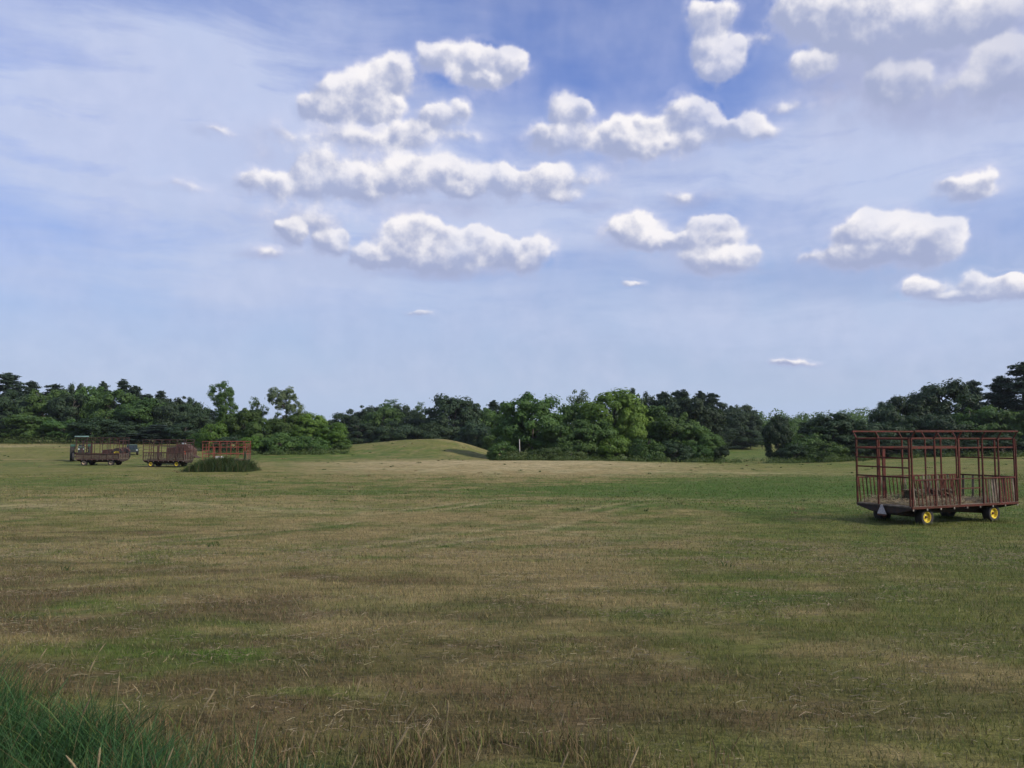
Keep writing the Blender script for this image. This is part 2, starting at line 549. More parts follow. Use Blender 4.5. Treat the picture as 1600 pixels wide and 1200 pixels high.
M = {
    'leaf_mid': leafy('leaf_mid', (0.040, 0.090, 0.020), (0.100, 0.180, 0.038)),
    'leaf_dark': leafy('leaf_dark', (0.022, 0.046, 0.020), (0.048, 0.084, 0.034), 0.28),
    'leaf_bright': leafy('leaf_bright', (0.075, 0.150, 0.018), (0.165, 0.270, 0.038), 0.4),
    'leaf_pale': leafy('leaf_pale', (0.070, 0.110, 0.050), (0.130, 0.175, 0.085), 0.35),
    'needle': leafy('needle', (0.020, 0.042, 0.024), (0.044, 0.072, 0.040), 0.18),
    'leaf_weed': leafy('leaf_weed', (0.050, 0.088, 0.022), (0.110, 0.145, 0.040), 0.35),
    'bark': worn('bark', (0.055, 0.045, 0.036), (0.10, 0.09, 0.075), 3.0, 0.6, 0.9, bump=0.5),
    'blade': blade_mat('blade'),
    'red': worn('red_paint', (0.105, 0.015, 0.013), (0.062, 0.028, 0.017), 7.0, 0.6, 0.65, spec=0.25),
    'orange_red': worn('orange_red_paint', (0.26, 0.058, 0.040), (0.14, 0.055, 0.034), 5.0, 0.45, 0.5),
    'dull_red': worn('dull_red_paint', (0.070, 0.020, 0.018), (0.052, 0.031, 0.024), 5.0, 0.6, 0.6),
    'frame': worn('dark_frame', (0.016, 0.014, 0.014), (0.05, 0.030, 0.022), 7.0, 0.5, 0.7),
    'wood': worn('weathered_wood', (0.17, 0.14, 0.105), (0.095, 0.078, 0.058), 4.0, 0.55, 0.85, bump=0.4),
    'dark_wood': worn('dark_weathered_wood', (0.105, 0.080, 0.056), (0.060, 0.044, 0.032), 4.0, 0.55, 0.85, bump=0.4),
    'tyre': worn('tyre_rubber', (0.018, 0.018, 0.020), (0.045, 0.042, 0.038), 9.0, 0.4, 0.8),
    'yellow': worn('yellow_rim', (0.86, 0.70, 0.055), (0.40, 0.28, 0.06), 12.0, 0.4, 0.5),
    'cream': worn('cream_rim', (0.48, 0.40, 0.28), (0.26, 0.20, 0.12), 14.0, 0.4, 0.5),
    'hub': worn('rusty_hub', (0.12, 0.045, 0.028), (0.06, 0.03, 0.02), 20.0, 0.5, 0.7),
    'grey_sign': worn('faded_sign', (0.42, 0.40, 0.40), (0.30, 0.27, 0.27), 12.0, 0.4, 0.5),
    'pale_bolt': worn('pale_beam_end', (0.34, 0.31, 0.27), (0.20, 0.17, 0.14), 12.0, 0.4, 0.7),
    'green_paint': worn('green_paint', (0.022, 0.085, 0.045), (0.03, 0.06, 0.035), 5.0, 0.4, 0.4),
    'teal': worn('teal_canopy', (0.11, 0.20, 0.18), (0.08, 0.13, 0.12), 5.0, 0.4, 0.5),
    'black': worn('black_metal', (0.014, 0.014, 0.016), (0.03, 0.028, 0.028), 6.0, 0.4, 0.6),
    'truck': worn('dark_green_truck', (0.014, 0.036, 0.038), (0.02, 0.032, 0.032), 3.0, 0.3, 0.6, spec=.2),
    'glass': worn('dark_glass', (0.015, 0.022, 0.026), (0.02, 0.03, 0.033), 3.0, 0.3, 0.25, spec=0.4),
    'pale_metal': worn('pale_metal', (0.45, 0.50, 0.50), (0.3, 0.33, 0.33), 6.0, 0.4, 0.4),
    'brown_paint': worn('rusty_brown_paint', (0.074, 0.038, 0.029), (0.050, 0.028, 0.021), 4.0, 0.6, 0.75),
    'orange': worn('orange_emblem', (0.90, 0.10, 0.03), (0.7, 0.09, 0.03), 8.0, 0.2, 0.4),
    'white': worn('white_sack', (0.72, 0.72, 0.70), (0.55, 0.54, 0.5), 8.0, 0.3, 0.7),
    'white_post': worn('white_post', (0.66, 0.64, 0.58), (0.42, 0.40, 0.34), 8.0, 0.3, 0.7),
}

# ------------------------------------------------------------------ the ground
RNG = np.random.default_rng(7)
random.seed(7)
_perm = np.random.default_rng(3).random((256, 256))


def vnoise(x, y):
    xi, yi = np.floor(x).astype(int), np.floor(y).astype(int)
    fx, fy = x - xi, y - yi
    fx, fy = fx * fx * (3 - 2 * fx), fy * fy * (3 - 2 * fy)
    a = _perm[xi & 255, yi & 255]
    b = _perm[(xi + 1) & 255, yi & 255]
    c = _perm[xi & 255, (yi + 1) & 255]
    d = _perm[(xi + 1) & 255, (yi + 1) & 255]
    return (a * (1 - fx) + b * fx) * (1 - fy) + (c * (1 - fx) + d * fx) * fy


def fbm(x, y, o=4, g=0.5):
    s, a, t = 0, 1, 0
    for i in range(o):
        s = s + a * vnoise(x * 2 ** i + 17.3 * i, y * 2 ** i + 5.1 * i)
        t += a
        a *= g
    return s / t


def sst(x, a, b):
    t = np.clip((x - a) / (b - a), 0, 1)
    return t * t * (3 - 2 * t)


PY = [-400, -30, 0, 4, 10, 20, 30, 45, 60, 90, 105, 130, 150, 180, 210, 250, 400, 800, 3000]
PZ = [-1.5, -1.5, -1.55, -1.67, -2.15, -2.93, -3.45, -3.62, -3.62, -3.48, -3.62, -4.7, -5.2, -5.6, -5.1, -3.9, -2.0, 2, 6]


def ground_z(x, y):
    x, y = np.asarray(x, float), np.asarray(y, float)
    z = np.interp(y, PY, PZ)
    for dy, k in ((-2.5, .25), (2.5, .25)):      # soften the profile's corners
        z = z + k * (np.interp(y + dy, PY, PZ) - z)
    # field rising to the left
    left = sst(-x, 20, 62) * sst(y, 88, 152)
    z = z + left * (np.maximum(0, (-1.3 - z)) * 0.92)
    lm = sst(-x, 18, 60) * sst(y, 100, 130) * (1 - left)
    z = z + lm * np.maximum(0, -3.0 - z)
    # grassy hillock
    hx, hy = (x + 14.0), (y - 150.0)
    sx = np.where(hx < 0, 27.0, 11.5)
    sy = np.where(hy < 0, 33.0, 22.0)
    hump = np.exp(-np.abs(hx / sx) ** 2.0) * np.exp(-np.abs(hy / sy) ** 2.3)
    z = z + hump * np.maximum(0, -0.70 - z)
    # right side keeps level a little longer
    rt = sst(x, 38, 70) * sst(y, 85, 120) * (1 - sst(y, 150, 200))
    z = z + rt * np.maximum(0, -3.35 - z)
    z = z + 0.42 * np.exp(-((x - 7) / 17) ** 2 - ((y - 97) / 13) ** 2) - 0.25 * np.exp(-((x - 38) / 14) ** 2 - ((y - 92) / 14) ** 2) - 0.30 * np.exp(-((x + 4) / 40) ** 2 - ((y - 62) / 14) ** 2) + 0.30 * np.exp(-((x + 22) / 14) ** 2 - ((y - 44) / 9) ** 2) + 0.22 * np.exp(-((x - 5) / 10) ** 2 - ((y - 40) / 7) ** 2)
    amp = np.clip(y / 60, 0.15, 1)
    z = z + (fbm(x / 9, y / 9, 3) - 0.5) * 0.22 * amp + (fbm(x / 1.4, y / 1.4, 2) - 0.5) * 0.05
    return z


# patches of colour in metres: x, y, rx, ry, kind, weight
TAN, BROWN, GREEN, BRIGHT, OLIVE, PALE = range(6)
PAL = np.array([(0.270, 0.212, 0.098), (0.140, 0.102, 0.050), (0.060, 0.122, 0.018), (0.070, 0.150, 0.016),
                (0.145, 0.155, 0.040), (0.420, 0.345, 0.195)])
PATCH = [(-2.4, 6.8, .7, 0.6, BRIGHT, 3.0), (-3.7, 7.4, .8, 0.5, BRIGHT, 1.3), (-4.7, 9.2, 1.0, .8, BRIGHT, 1.1), (-3.1, 8.6, .8, .8, BRIGHT, 1.2), (-6.3, 10.2, 1.2, .8, BRIGHT, 1.4), (-1.6, 5.8, .6, .5, BRIGHT, .8),
         (-4.6, 12, 4.5, 3.4, BROWN, 1.2), (-7, 10.5, 3, 2.2, BROWN, 1.2), (-9, 16, 4, 1.6, BROWN, .9), (-0.6, 6.0, 3.2, 1.2, BROWN, .6), (1.2, 5.0, 2.5, .9, BROWN, .5), (.4, 7.6, 2.6, 1.4, TAN, .5), (-2, 9.5, 2.5, 1.0, PALE, .45),
         (1, 18, 6, 6, TAN, 1.0), (-3, 25, 9, 6, TAN, 1.0), (3, 28, 8, 5, PALE, .6), (0.5, 12, 3, 2.5, TAN, .6), (-17, 38, 18, 4, PALE, .45), (-12, 20, 5, 3, TAN, .6), (2, 33, 8, 3, TAN, .7),
         (-2, 80, 19, 11, TAN, 1.6), (1, 84, 18, 8, PALE, 1.8), (5, 95, 18, 8, PALE, 2.4), (-14, 96, 14, 6, PALE, 1.0), (20, 78, 14, 1.6, PALE, 1.2), (-10, 95, 14, 7, TAN, .9), (12, 74, 16, 2.0, PALE, .7),
         (17, 55, 15, 8, GREEN, 3.4), (25, 66, 16, 9, GREEN, 1.6), (14, 45, 10, 2.0, PALE, .8), (-9, 53, 9, 4, GREEN, 1.0), (8, 15, 4, 5, OLIVE, 1.3), (5, 14, 2.5, 3, GREEN, .6), (14, 26, 9, 6, OLIVE, 1.3), (12, 24, 7, 4, GREEN, .6), (17, 38, 12, 8, GREEN, .9),
         (28, 95, 20, 12, OLIVE, 1.1), (38, 108, 22, 10, GREEN, .7), (45, 114, 30, 3.5, TAN, .9),
         (-42, 78, 26, 12, OLIVE, .8), (-28, 65, 20, 6, GREEN, .8), (-45, 95, 20, 8, GREEN, .6), (-30, 118, 16, 12, GREEN, 1.1), (-16, 136, 16, 12, OLIVE, 1.3), (-8, 150, 14, 12, TAN, .5),
         (-90, 140, 10, 4, PALE, 1.2), (-65, 125, 18, 12, OLIVE, 1.0), (5, 9, 3, 2, OLIVE, .7), (4.5, 6.2, 2.2, 1.0, BROWN, .5), (38, 220, 40, 50, GREEN, 1.6),
         (-8, 33, 8, 2.5, TAN, .5), (-14, 27, 7, 2.5, BROWN, .6), (-20, 47, 22, 4, TAN, .6)]


def tone(x, y):
    """base colour of the field: mix of hay, brown thatch and green regrowth"""
    wx = x + (fbm(x / 5, y / 5, 3) - 0.5) * 6 * np.clip(y / 25, .25, 1)
    wy = y + (fbm(x / 5 + 31, y / 5 + 9, 3) - 0.5) * 5 * np.clip(y / 25, .2, 1)
    W = np.zeros((6,) + x.shape)
    W[TAN] += 0.36
    right = sst(x / np.maximum(y, 4), .02, .30)
    W[OLIVE] += 0.45 * right
    W[GREEN] += 0.22 * right
    W[OLIVE] += 0.62
    W[BROWN] += 0.22
    for (px, py, rx, ry, k, s) in PATCH:
        W[k] += s * np.exp(-((wx - px) / rx) ** 2 - ((wy - py) / ry) ** 2)
    # swaths left by the mower run across the view
    rad = np.hypot(wx * .6 + x * .4 + 46, wy * .6 + y * .4 + 52)
    sw = np.sin(rad * 2 * math.pi / 3.4) * 0.5 + 0.5
    W[PALE] += 0.42 * sw * fbm(x / 3, y / 3, 2) * np.clip(y / 14, 0, 1)
    W[GREEN] += 0.30 * (1 - sw) * np.clip(y / 14, 0.2, 1)
    # wheel tracks curving away from the lower left
    for off in (0, 1.75, -9, -7.25, 13, 14.75):
        tx = -9 + off + (y - 10) * .36 + .004 * (y - 10) ** 2 + (fbm(y / 9, y / 9 + off, 2) - .5) * 1.2
        g = np.exp(-((x - tx) / (.22 + .004 * y)) ** 2) * (.35 + fbm(x / 2 + off, y / 2, 2))
        W[PALE if off < 5 else BROWN] += .75 * g * sst(y, 5, 14)
        W[GREEN] += .55 * np.exp(-((x - tx - .55) / (.25 + .004 * y)) ** 2) * sst(y, 5, 14)
    n = fbm(x / 1.7, y / 1.1, 4)
    n2 = fbm(x / 0.5 + 50, y / 0.35 + 20, 3)
    n3 = fbm(x / 3.6 + 70, y / 2.2 + 11, 3)
    n4 = fbm(x / 0.9 + 7, y / 0.7 + 40, 4)
    W[GREEN] += 0.30 * sst(n3, .50, .68) + 0.45 * sst(n4, .50, .66)
    W[TAN] += 0.25 * sst(1 - n3, .50, .66) + 0.35 * sst(1 - n4, .52, .68)
    W[BROWN] += 0.15 * sst(14 - y, 0, 8) * sst(-x + .25 * y, -1, 3)
    W[TAN] *= 0.3 + 1.6 * sst(n, .38, .66)
    W[BROWN] *= 0.3 + 1.5 * sst(1 - n, .36, .62)
    W[OLIVE] *= 0.5 + 1.0 * sst(n2, .35, .65)
    W[BRIGHT] *= 0.45 + 0.9 * sst(n2, .36, .62)
    W = W ** 2.1
    W /= W.sum(0)
    return np.tensordot(np.moveaxis(W, 0, -1), PAL, axes=1)


def build_ground():
    ys = np.concatenate([np.linspace(-300, -8, 14), np.arange(-6, 4, .5), np.arange(4, 16, .12), np.arange(16, 40, .25), np.arange(40, 120, .6), np.arange(120, 260, 2.0),
                         np.geomspace(262, 3500, 26)])
    s = np.linspace(-1, 1, 421)
    xs = np.sign(s) * (np.abs(s) * 22 + 160 * np.abs(s) ** 4 + 3300 * np.abs(s) ** 16)
    X, Y = np.meshgrid(xs, ys)
    Z = ground_z(X, Y)
    V = np.stack([X, Y, Z], -1).reshape(-1, 3)
    ny, nx = X.shape
    i = np.arange(ny * nx).reshape(ny, nx)
    Fq = np.stack([i[:-1, :-1], i[:-1, 1:], i[1:, 1:], i[1:, :-1]], -1).reshape(-1, 4)
    m_, t, o = new_mat('field_ground')
    at = t.n('ShaderNodeAttribute', attribute_name='tone')
    tc_ = t.n('ShaderNodeTexCoord')
    P = tc_.outputs['Object']
    st = t.n('ShaderNodeMapping')
    t.link(P, st.inputs[0])
    st.inputs['Rotation'].default_value = (0, 0, R(10))
    st.inputs['Scale'].default_value = (1.0, 2.2, 1.0)
    a = t.noise(st.outputs[0], 1.1, 8, 0.68)
    b2 = t.noise(st.outputs[0], 9.0, 6, 0.7)
    c3 = t.noise(P, 70.0, 3, 0.6)
    k = t.m('MULTIPLY_ADD', b2, 0.6, t.m('MULTIPLY', a, 0.7))
    c = t.mix(t.ramp(k, 0.46, 0.80), t.mix(1.0, at.outputs['Color'], (0.50, 0.56, 0.46), 'MULTIPLY'), t.mix(1.0, at.outputs['Color'], (1.5, 1.45, 1.4), 'MULTIPLY'))
    straw = t.ramp(t.noise(st.outputs[0], 3.1, 7, 0.72), 0.56, 0.72)
    c = t.mix(t.m('MULTIPLY', straw, 0.45), c, (0.225, 0.190, 0.118))
    green = t.ramp(t.noise(P, 0.9, 6, 0.66), 0.55, 0.72)
    c = t.mix(t.m('MULTIPLY', green, 0.5), c, (0.050, 0.080, 0.024))
    c = t.mix(t.ramp(c3, 0.35, 0.7, 0.35, 0.0), c, (0.030, 0.026, 0.016))
    bs = t.n('ShaderNodeBsdfPrincipled')
    t.link(c, bs.inputs['Base Color'])
    bs.inputs['Roughness'].default_value = 0.95
    bs.inputs['Specular IOR Level'].default_value = 0.1
    bp = t.n('ShaderNodeBump')
    bp.inputs['Strength'].default_value = 0.8
    bp.inputs['Distance'].default_value = 0.12
    t.link(t.m('MULTIPLY_ADD', c3, 0.3, k), bp.inputs['Height'])
    t.link(bp.outputs[0], bs.inputs['Normal'])
    t.link(bs.outputs[0], o.inputs[0])
    me = np_mesh('field', V, [Fq], m_, {'tone': tone(V[:, 0], V[:, 1])}, smooth=True)
    tag(link('field_ground', me), 'mown hay field with brown, tan and green patches', None, None, 'structure')


build_ground()


def gz(x, y):
    return float(ground_z(np.array([x]), np.array([y]))[0])


# ------------------------------------------------------------------ grass
def blades(name, X, Y, H, Wd, tones, bend=0.4, seg=2, Z=None, lean=None):
    n = len(X)
    Z = ground_z(X, Y) - 0.01 if Z is None else Z
    th = RNG.random(n) * 2 * math.pi
    face = RNG.random(n) * 2 * math.pi
    bx, by = np.cos(th) * bend * H * RNG.random(n), np.sin(th) * bend * H * RNG.random(n)
    if lean is not None:
        bx += lean[0] * H
        by += lean[1] * H
    wx, wy = np.cos(face) * Wd / 2, np.sin(face) * Wd / 2
    V, fs = [], []
    rows = seg
    for k in range(rows):
        t = k / rows
        s = 1 - 0.55 * t
        cx, cy, cz = X + bx * t * t, Y + by * t * t, Z + H * t * (1 - 0.18 * bend * t)
        V.append(np.stack([cx - wx * s, cy - wy * s, cz], -1))
        V.append(np.stack([cx + wx * s, cy + wy * s, cz], -1))
    V.append(np.stack([X + bx, Y + by, Z + H * (1 - 0.18 * bend)], -1))
    nv = 2 * rows + 1
    V = np.stack(V, 1)
    base = (np.arange(n) * nv)[:, None]
    quads = [base + np.array([[2 * k, 2 * k + 1, 2 * k + 3, 2 * k + 2]]) for k in range(rows - 1)]
    tri = base + np.array([[2 * rows - 2, 2 * rows - 1, 2 * rows]])
    tn = np.repeat(tones[:, None, :], nv, 1).reshape(-1, 3)
    return np_mesh(name, V.reshape(-1, 3), quads + [tri], M['blade'], {'tone': tn})


def wedge(n, d0, d1, spread=0.74, p=1.0):
    """points spread evenly over the part of the field in front of the camera"""
    y = np.sqrt(RNG.random(n) * (d1 ** 2 - d0 ** 2) + d0 ** 2)
    x = (RNG.random(n) * 2 - 1) * spread * y
    return x, y


def jitter(t, k=0.25):
    n = len(t)
    return np.clip(t * (1 + (RNG.random((n, 1)) - 0.5) * 2 * k) * (1 + (RNG.random((n, 3)) - 0.5) * 0.16), 0.005, 0.9)


def build_stubble():
    parts = [(70000, 3.0, 9, (.035, .085), .006, 2), (90000, 9, 17, (.04, .10), .011, 1), (110000, 17, 36, (.05, .12), .020, 1), (90000, 36, 75, (.06, .15), .045, 1)]
    for k, (n, a, b, h, wd, seg) in enumerate(parts):
        x, y = wedge(n, a, b)
        keep = fbm(x / .35, y / .35, 3) + 0.25 * RNG.random(n) > 0.42
        x, y = x[keep], y[keep]
        t = tone(x, y)
        g = RNG.random(len(x)) < 0.34
        t[g] = t[g] * 0.5 + np.array([0.066, 0.112, 0.024]) * 0.5
        st = RNG.random(len(x)) < 0.20
        t[st] = t[st] * .4 + np.array([0.25, 0.21, 0.125]) * .6
        H = h[0] + (h[1] - h[0]) * RNG.random(len(x)) ** 1.6
        me = blades('stubble', x, y, H, wd * (0.6 + 0.8 * RNG.random(len(x))), jitter(t, .35), .9, seg)
        tag(link('stubble_grass', me), 'short cut grass and stubble of the mown field', None, None, 'stuff')
    # loose straw lying on the ground
    n = 45000
    x, y = wedge(n, 3.2, 24)
    k = fbm(x / 1.1 + 9, y / .7 + 3, 4) + 0.16 * RNG.random(n) > 0.63
    x, y = x[k], y[k]
    n = len(x)
    z = ground_z(x, y) + 0.004 + 0.030 * RNG.random(n)
    L = .015 + .055 * RNG.random(n) ** 2
    a = RNG.normal(0.2, 1.3, n)
    a2 = a + RNG.normal(0, .7, n)
    wd = .0008 + .00016 * y
    p0 = np.stack([x, y, z], -1)
    p1 = p0 + np.stack([np.cos(a) * L, np.sin(a) * L, RNG.normal(.05, .22, n) * L], -1)
    p2 = p1 + np.stack([np.cos(a2) * L, np.sin(a2) * L, RNG.normal(-.1, .2, n) * L], -1)
    o_ = np.stack([-np.sin(a) * wd, np.cos(a) * wd, wd * .8], -1)
    V = np.stack([p0 - o_, p0 + o_, p1 + o_, p1 - o_, p2 + o_ * .6, p2 - o_ * .6], 1)
    Fq = np.concatenate([(np.arange(n) * 6)[:, None] + np.array([[0, 1, 2, 3]]), (np.arange(n) * 6)[:, None] + np.array([[3, 2, 4, 5]])])
    t = jitter(np.tile(np.array([[0.215, 0.180, 0.110]]), (n, 1)), .5)
    me = np_mesh('straw', V.reshape(-1, 3), [Fq], M['blade'], {'tone': np.repeat(t, 6, 0)})
    tag(link('loose_straw', me), 'pale cut straw strewn over the near part of the field', None, None, 'stuff')


build_stubble()


def build_verge():
    # dark lush grass on the bank at the lower left
    n = 44000
    x = -6.2 + 5.2 * RNG.random(n)
    y = 2.4 + 3.6 * RNG.random(n)
    edge = -1.02 - (y - 3.7) * 1.28 + (fbm(x * 1.5, y * 1.5, 3) - .5) * 1.0
    k = x < edge + RNG.normal(0, .16, n)
    x, y, e = x[k], y[k], edge[k]
    H = (0.24 + 0.34 * RNG.random(len(x))) * np.clip((e - x) / .5 + .2, .25, 1.0) * (.7 + .6 * fbm(x * 2.5, y * 2.5, 2))
    t = np.tile(np.array([[0.034, 0.086, 0.027]]), (len(x), 1))
    m1, m2 = RNG.random(len(x)) < .12, RNG.random(len(x)) < .07
    t[m1] = (0.080, 0.120, 0.028)
    t[m2] = (0.150, 0.115, 0.055)
    t = jitter(t, .45)
    me = blades('verge', x, y, H, .0032 + .0034 * RNG.random(len(x)), t, .95, 4)
    tag(link('verge_grass', me), 'dark lush green grass on the bank at the lower left', None, None, 'stuff')
    # small dark clump at the bottom
    n = 1500
    x = -1.02 + .16 * RNG.normal(0, 1, n)
    y = 3.78 + .14 * RNG.normal(0, 1, n)
    t = jitter(np.tile(np.array([[0.036, 0.075, 0.026]]), (n, 1)), .4)
    me = blades('clump', x, y, 0.05 + .13 * RNG.random(n), .006 + .004 * RNG.random(n), t, .7, 3)
    tag(link('grass_tuft', me), 'low dark green tuft at the bottom edge beside the lush grass', None, None, 'stuff')
    # dry fringe along the edge of the lush grass and at the bottom
    n = 15000
    y = 3.2 + 3.6 * RNG.random(n)
    x = -1.15 - (y - 3.7) * 1.30 + RNG.normal(.12, .30, n)
    n2 = 5000
    x = np.concatenate([x, RNG.normal(-.25, .75, n2)])
    y = np.concatenate([y, 3.5 + 1.3 * RNG.random(n2)])
    k = fbm(x * 2.2, y * 2.2, 3) > .44
    x, y = x[k], y[k]
    t = np.array([[0.190, 0.142, 0.072]]) + (RNG.random((len(x), 1)) < .35) * np.array([[-.08, -.02, -.035]])
    H = .05 + .13 * RNG.random(len(x)) ** 1.5
    me = blades('dry', x, y, H, .004 + .004 * RNG.random(len(x)), jitter(t, .4), .6, 3)
    tag(link('dry_grass', me), 'dry tan uncut grass fringing the field in the foreground', None, None, 'stuff')


build_verge()


def build_stalks():
    def stalk_meshes(i):
        rs = random.Random(i)
        H = 0.40 + 0.16 * rs.random()
        bx, by = rs.uniform(-.16, .16), rs.uniform(-.10, .10)
        pts = [(bx * t * t, by * t * t, H * t) for t in (0, .25, .5, .7, .85)]
        stem = MB().tube(pts, [.0022, .002, .0018, .0016, .0014], 5).mesh('stem', STEM)
        hp = [(bx * t * t + (t - .85) * bx * .5, by * t * t, H * t) for t in (.84, .87, .91, .95, .98, 1.0)]
        head = MB().tube(hp, [.0015, .0034, .0044, .0040, .0030, .0008], 6).mesh('seed_head', HEADM, True)
        return stem, head
    global STEM, HEADM
    STEM = worn('dry_stem', (0.19, 0.17, 0.075), (0.13, 0.12, 0.055), 30, .5, .8)
    HEADM = worn('seed_head', (0.30, 0.245, 0.135), (0.20, 0.16, 0.09), 90, .5, .9, bump=.6)
    ms = [stalk_meshes(i) for i in range(7)]
    # pixel of the head, and distance
    spots = [(92, 988, 5.6), (134, 1005, 5.5), (111, 1075, 4.5), (150, 1160, 3.9), (168, 1168, 3.9), (238, 1172, 3.9), (268, 1176, 3.95), (296, 1130, 4.15), (283, 1082, 4.8),
             (330, 1110, 4.6), (365, 1062, 5.3), (14, 955, 6.2), (446, 1145, 4.1), (470, 1125, 4.2), (503, 1108, 4.4), (485, 1118, 4.5), (541, 1122, 4.4), (452, 1172, 3.95),
             (505, 1035, 5.9), (545, 1062, 5.4), (580, 1072, 5.2), (610, 1075, 5.1), (634, 1125, 4.3), (628, 1152, 4.1), (695, 1088, 5.0), (709, 1092, 5.0), (727, 1165, 4.0),
             (842, 1165, 4.1), (770, 1178, 4.0), (955, 1175, 4.1), (597, 1090, 4.9), (216, 1090, 4.7), (244, 1060, 5.2), (120, 1030, 5.3), (520, 1170, 4.0), (860, 1110, 4.8),
             (40, 1015, 5), (78, 1022, 5), (182, 1050, 5), (232, 1085, 5), (310, 1098, 5), (388, 1120, 5), (680, 1118, 4), (574, 1140, 4)]
    # every stalk that stands among the fringe looks like the next one
    for i, (px, row, d) in enumerate(spots):
        want = .33 + .20 * RNG.random()
        d = 4.0
        for _ in range(6):
            d = (-gz((px - CX) / F * d, d) - want) * F / (row - HROW)
        p = at_depth(px, row, d)
        z = gz(p[0], p[1])
        h = p[2] - z
        st, hd = ms[i % 7]
        where = ('rising from the lush green grass at the lower left', 'in the dry fringe just right of the lush green grass', 'in the sparse dry fringe along the bottom edge')[0 if px < 230 else (1 if px < 480 else 2)]
        o = thing('grass_stalk', (p[0], p[1], z - .01), 'thin pale seed-headed stalk ' + where, 'grass stalk', rz=0, group='seed-headed stalks ' + where)
        sc = h / max(v.co.z for v in hd.vertices)
        o.scale = (min(sc, 1.25), min(sc, 1.25), sc)
        o.rotation_euler.z = RNG.random() * .8 - .4
        link('stem', st, o)
        link('seed_head', hd, o)


build_stalks()

# ------------------------------------------------------------------ trees
def unit(n, rng):
    v = rng.normal(size=(n, 3))
    return v / np.linalg.norm(v, axis=1, keepdims=True)


def leaf_quads(C, N, size, rng, aspect=0.75, droop=0.0):
    n = len(C)
    t = np.cross(N, unit(n, rng))
    t /= np.linalg.norm(t, axis=1, keepdims=True) + 1e-9
    b = np.cross(N, t)
    s = (size * (0.6 + 0.8 * rng.random(n)))[:, None]
    # a leaf spray folded a little along its middle
    fold = N * s * 0.18
    V = np.stack([C - t * s, C + b * s * aspect * .6 + fold, C + t * s, C - b * s * aspect * .6 + fold], 1)
    return V.reshape(-1, 3), (np.arange(n) * 4)[:, None] + np.arange(4)[None]


def crown_mesh(name, lobes, mat, seed, n_leaf=7000, size=0.24, clump=0.85, n_clump=120, inner=0.20, gaps=0.0, up=0.25):
    """leaf sprays gathered in clumps over a set of ellipsoid lobes (cx,cy,cz,rx,ry,rz)"""
    rng = np.random.default_rng(seed)
    L = np.array(lobes, float)
    area = (L[:, 3] * L[:, 4] + L[:, 4] * L[:, 5] + L[:, 3] * L[:, 5])
    pick = rng.choice(len(L), n_clump, p=area / area.sum())
    u = unit(n_clump, rng)
    rad = np.where(rng.random(n_clump) < inner, 0.45 + .4 * rng.random(n_clump), 0.86 + .22 * rng.random(n_clump))
    C = L[pick, :3] + u * L[pick, 3:] * rad[:, None]
    # drop the clumps buried in another lobe, keep some
    q = np.linalg.norm((C[:, None, :] - L[None, :, :3]) / L[None, :, 3:], axis=2).min(1)
    keep = (q > 0.62) | (rng.random(n_clump) < 0.4)
    C, u = C[keep], u[keep]
    if gaps:
        k = rng.random(len(C)) > gaps
        C, u = C[k], u[k]
    nc = len(C)
    cr = clump * (0.45 + 1.35 * rng.random(nc) ** 1.6)
    tone_c = rng.random(nc)
    w_ = cr ** 2
    ci = rng.choice(nc, n_leaf, p=w_ / w_.sum())
    v = unit(n_leaf, rng)
    rr = 0.30 + 0.70 * rng.random(n_leaf) ** 0.55
    rr = np.where(rng.random(n_leaf) < .12, rr * 1.4, rr)
    P = C[ci] + v * (cr[ci] * rr)[:, None] * np.array([1, 1, .72])
    N = v * 1.1 + u[ci] * .45 + np.array([0, 0, up]) + rng.normal(size=(n_leaf, 3)) * .30
    N /= np.linalg.norm(N, axis=1, keepdims=True)
    V, Fq = leaf_quads(P, N, size, rng)
    rnd = np.clip(0.55 * tone_c[ci] + 0.45 * rng.random(n_leaf), 0, 1)
    return np_mesh(name, V, [Fq], mat, {'rnd': np.repeat(rnd, 4)}), C


def limbs_mesh(name, trunk_pts, trunk_r, targets, seed, n_limb=14, r0=.09):
    rng = random.Random(seed)
    mb = MB()
    mb.tube(trunk_pts, trunk_r, 8)
    T = list(targets)
    rng.shuffle(T)
    tp = [Vector(p) for p in trunk_pts]
    for c in T[:n_limb]:
        c = Vector(c)
        zz = max(tp[0].z + (tp[-1].z - tp[0].z) * .25, min(tp[-1].z, c.z - (Vector((c.x, c.y, 0)).length) * .55))
        # point on the trunk at that height
        for a, b in zip(tp[:-1], tp[1:]):
            if a.z <= zz <= b.z or b is tp[-1]:
                k = 0 if b.z == a.z else min(1, max(0, (zz - a.z) / (b.z - a.z)))
                s = a.lerp(b, k)
                break
        mid = s.lerp(c, .5) + Vector((rng.uniform(-.2, .2), rng.uniform(-.2, .2), rng.uniform(.1, .4)))
        mb.tube([s, mid, c], [r0, r0 * .6, r0 * .2], 5, cap=False)
    return mb.mesh(name, M['bark'], True)


PROTO = {}


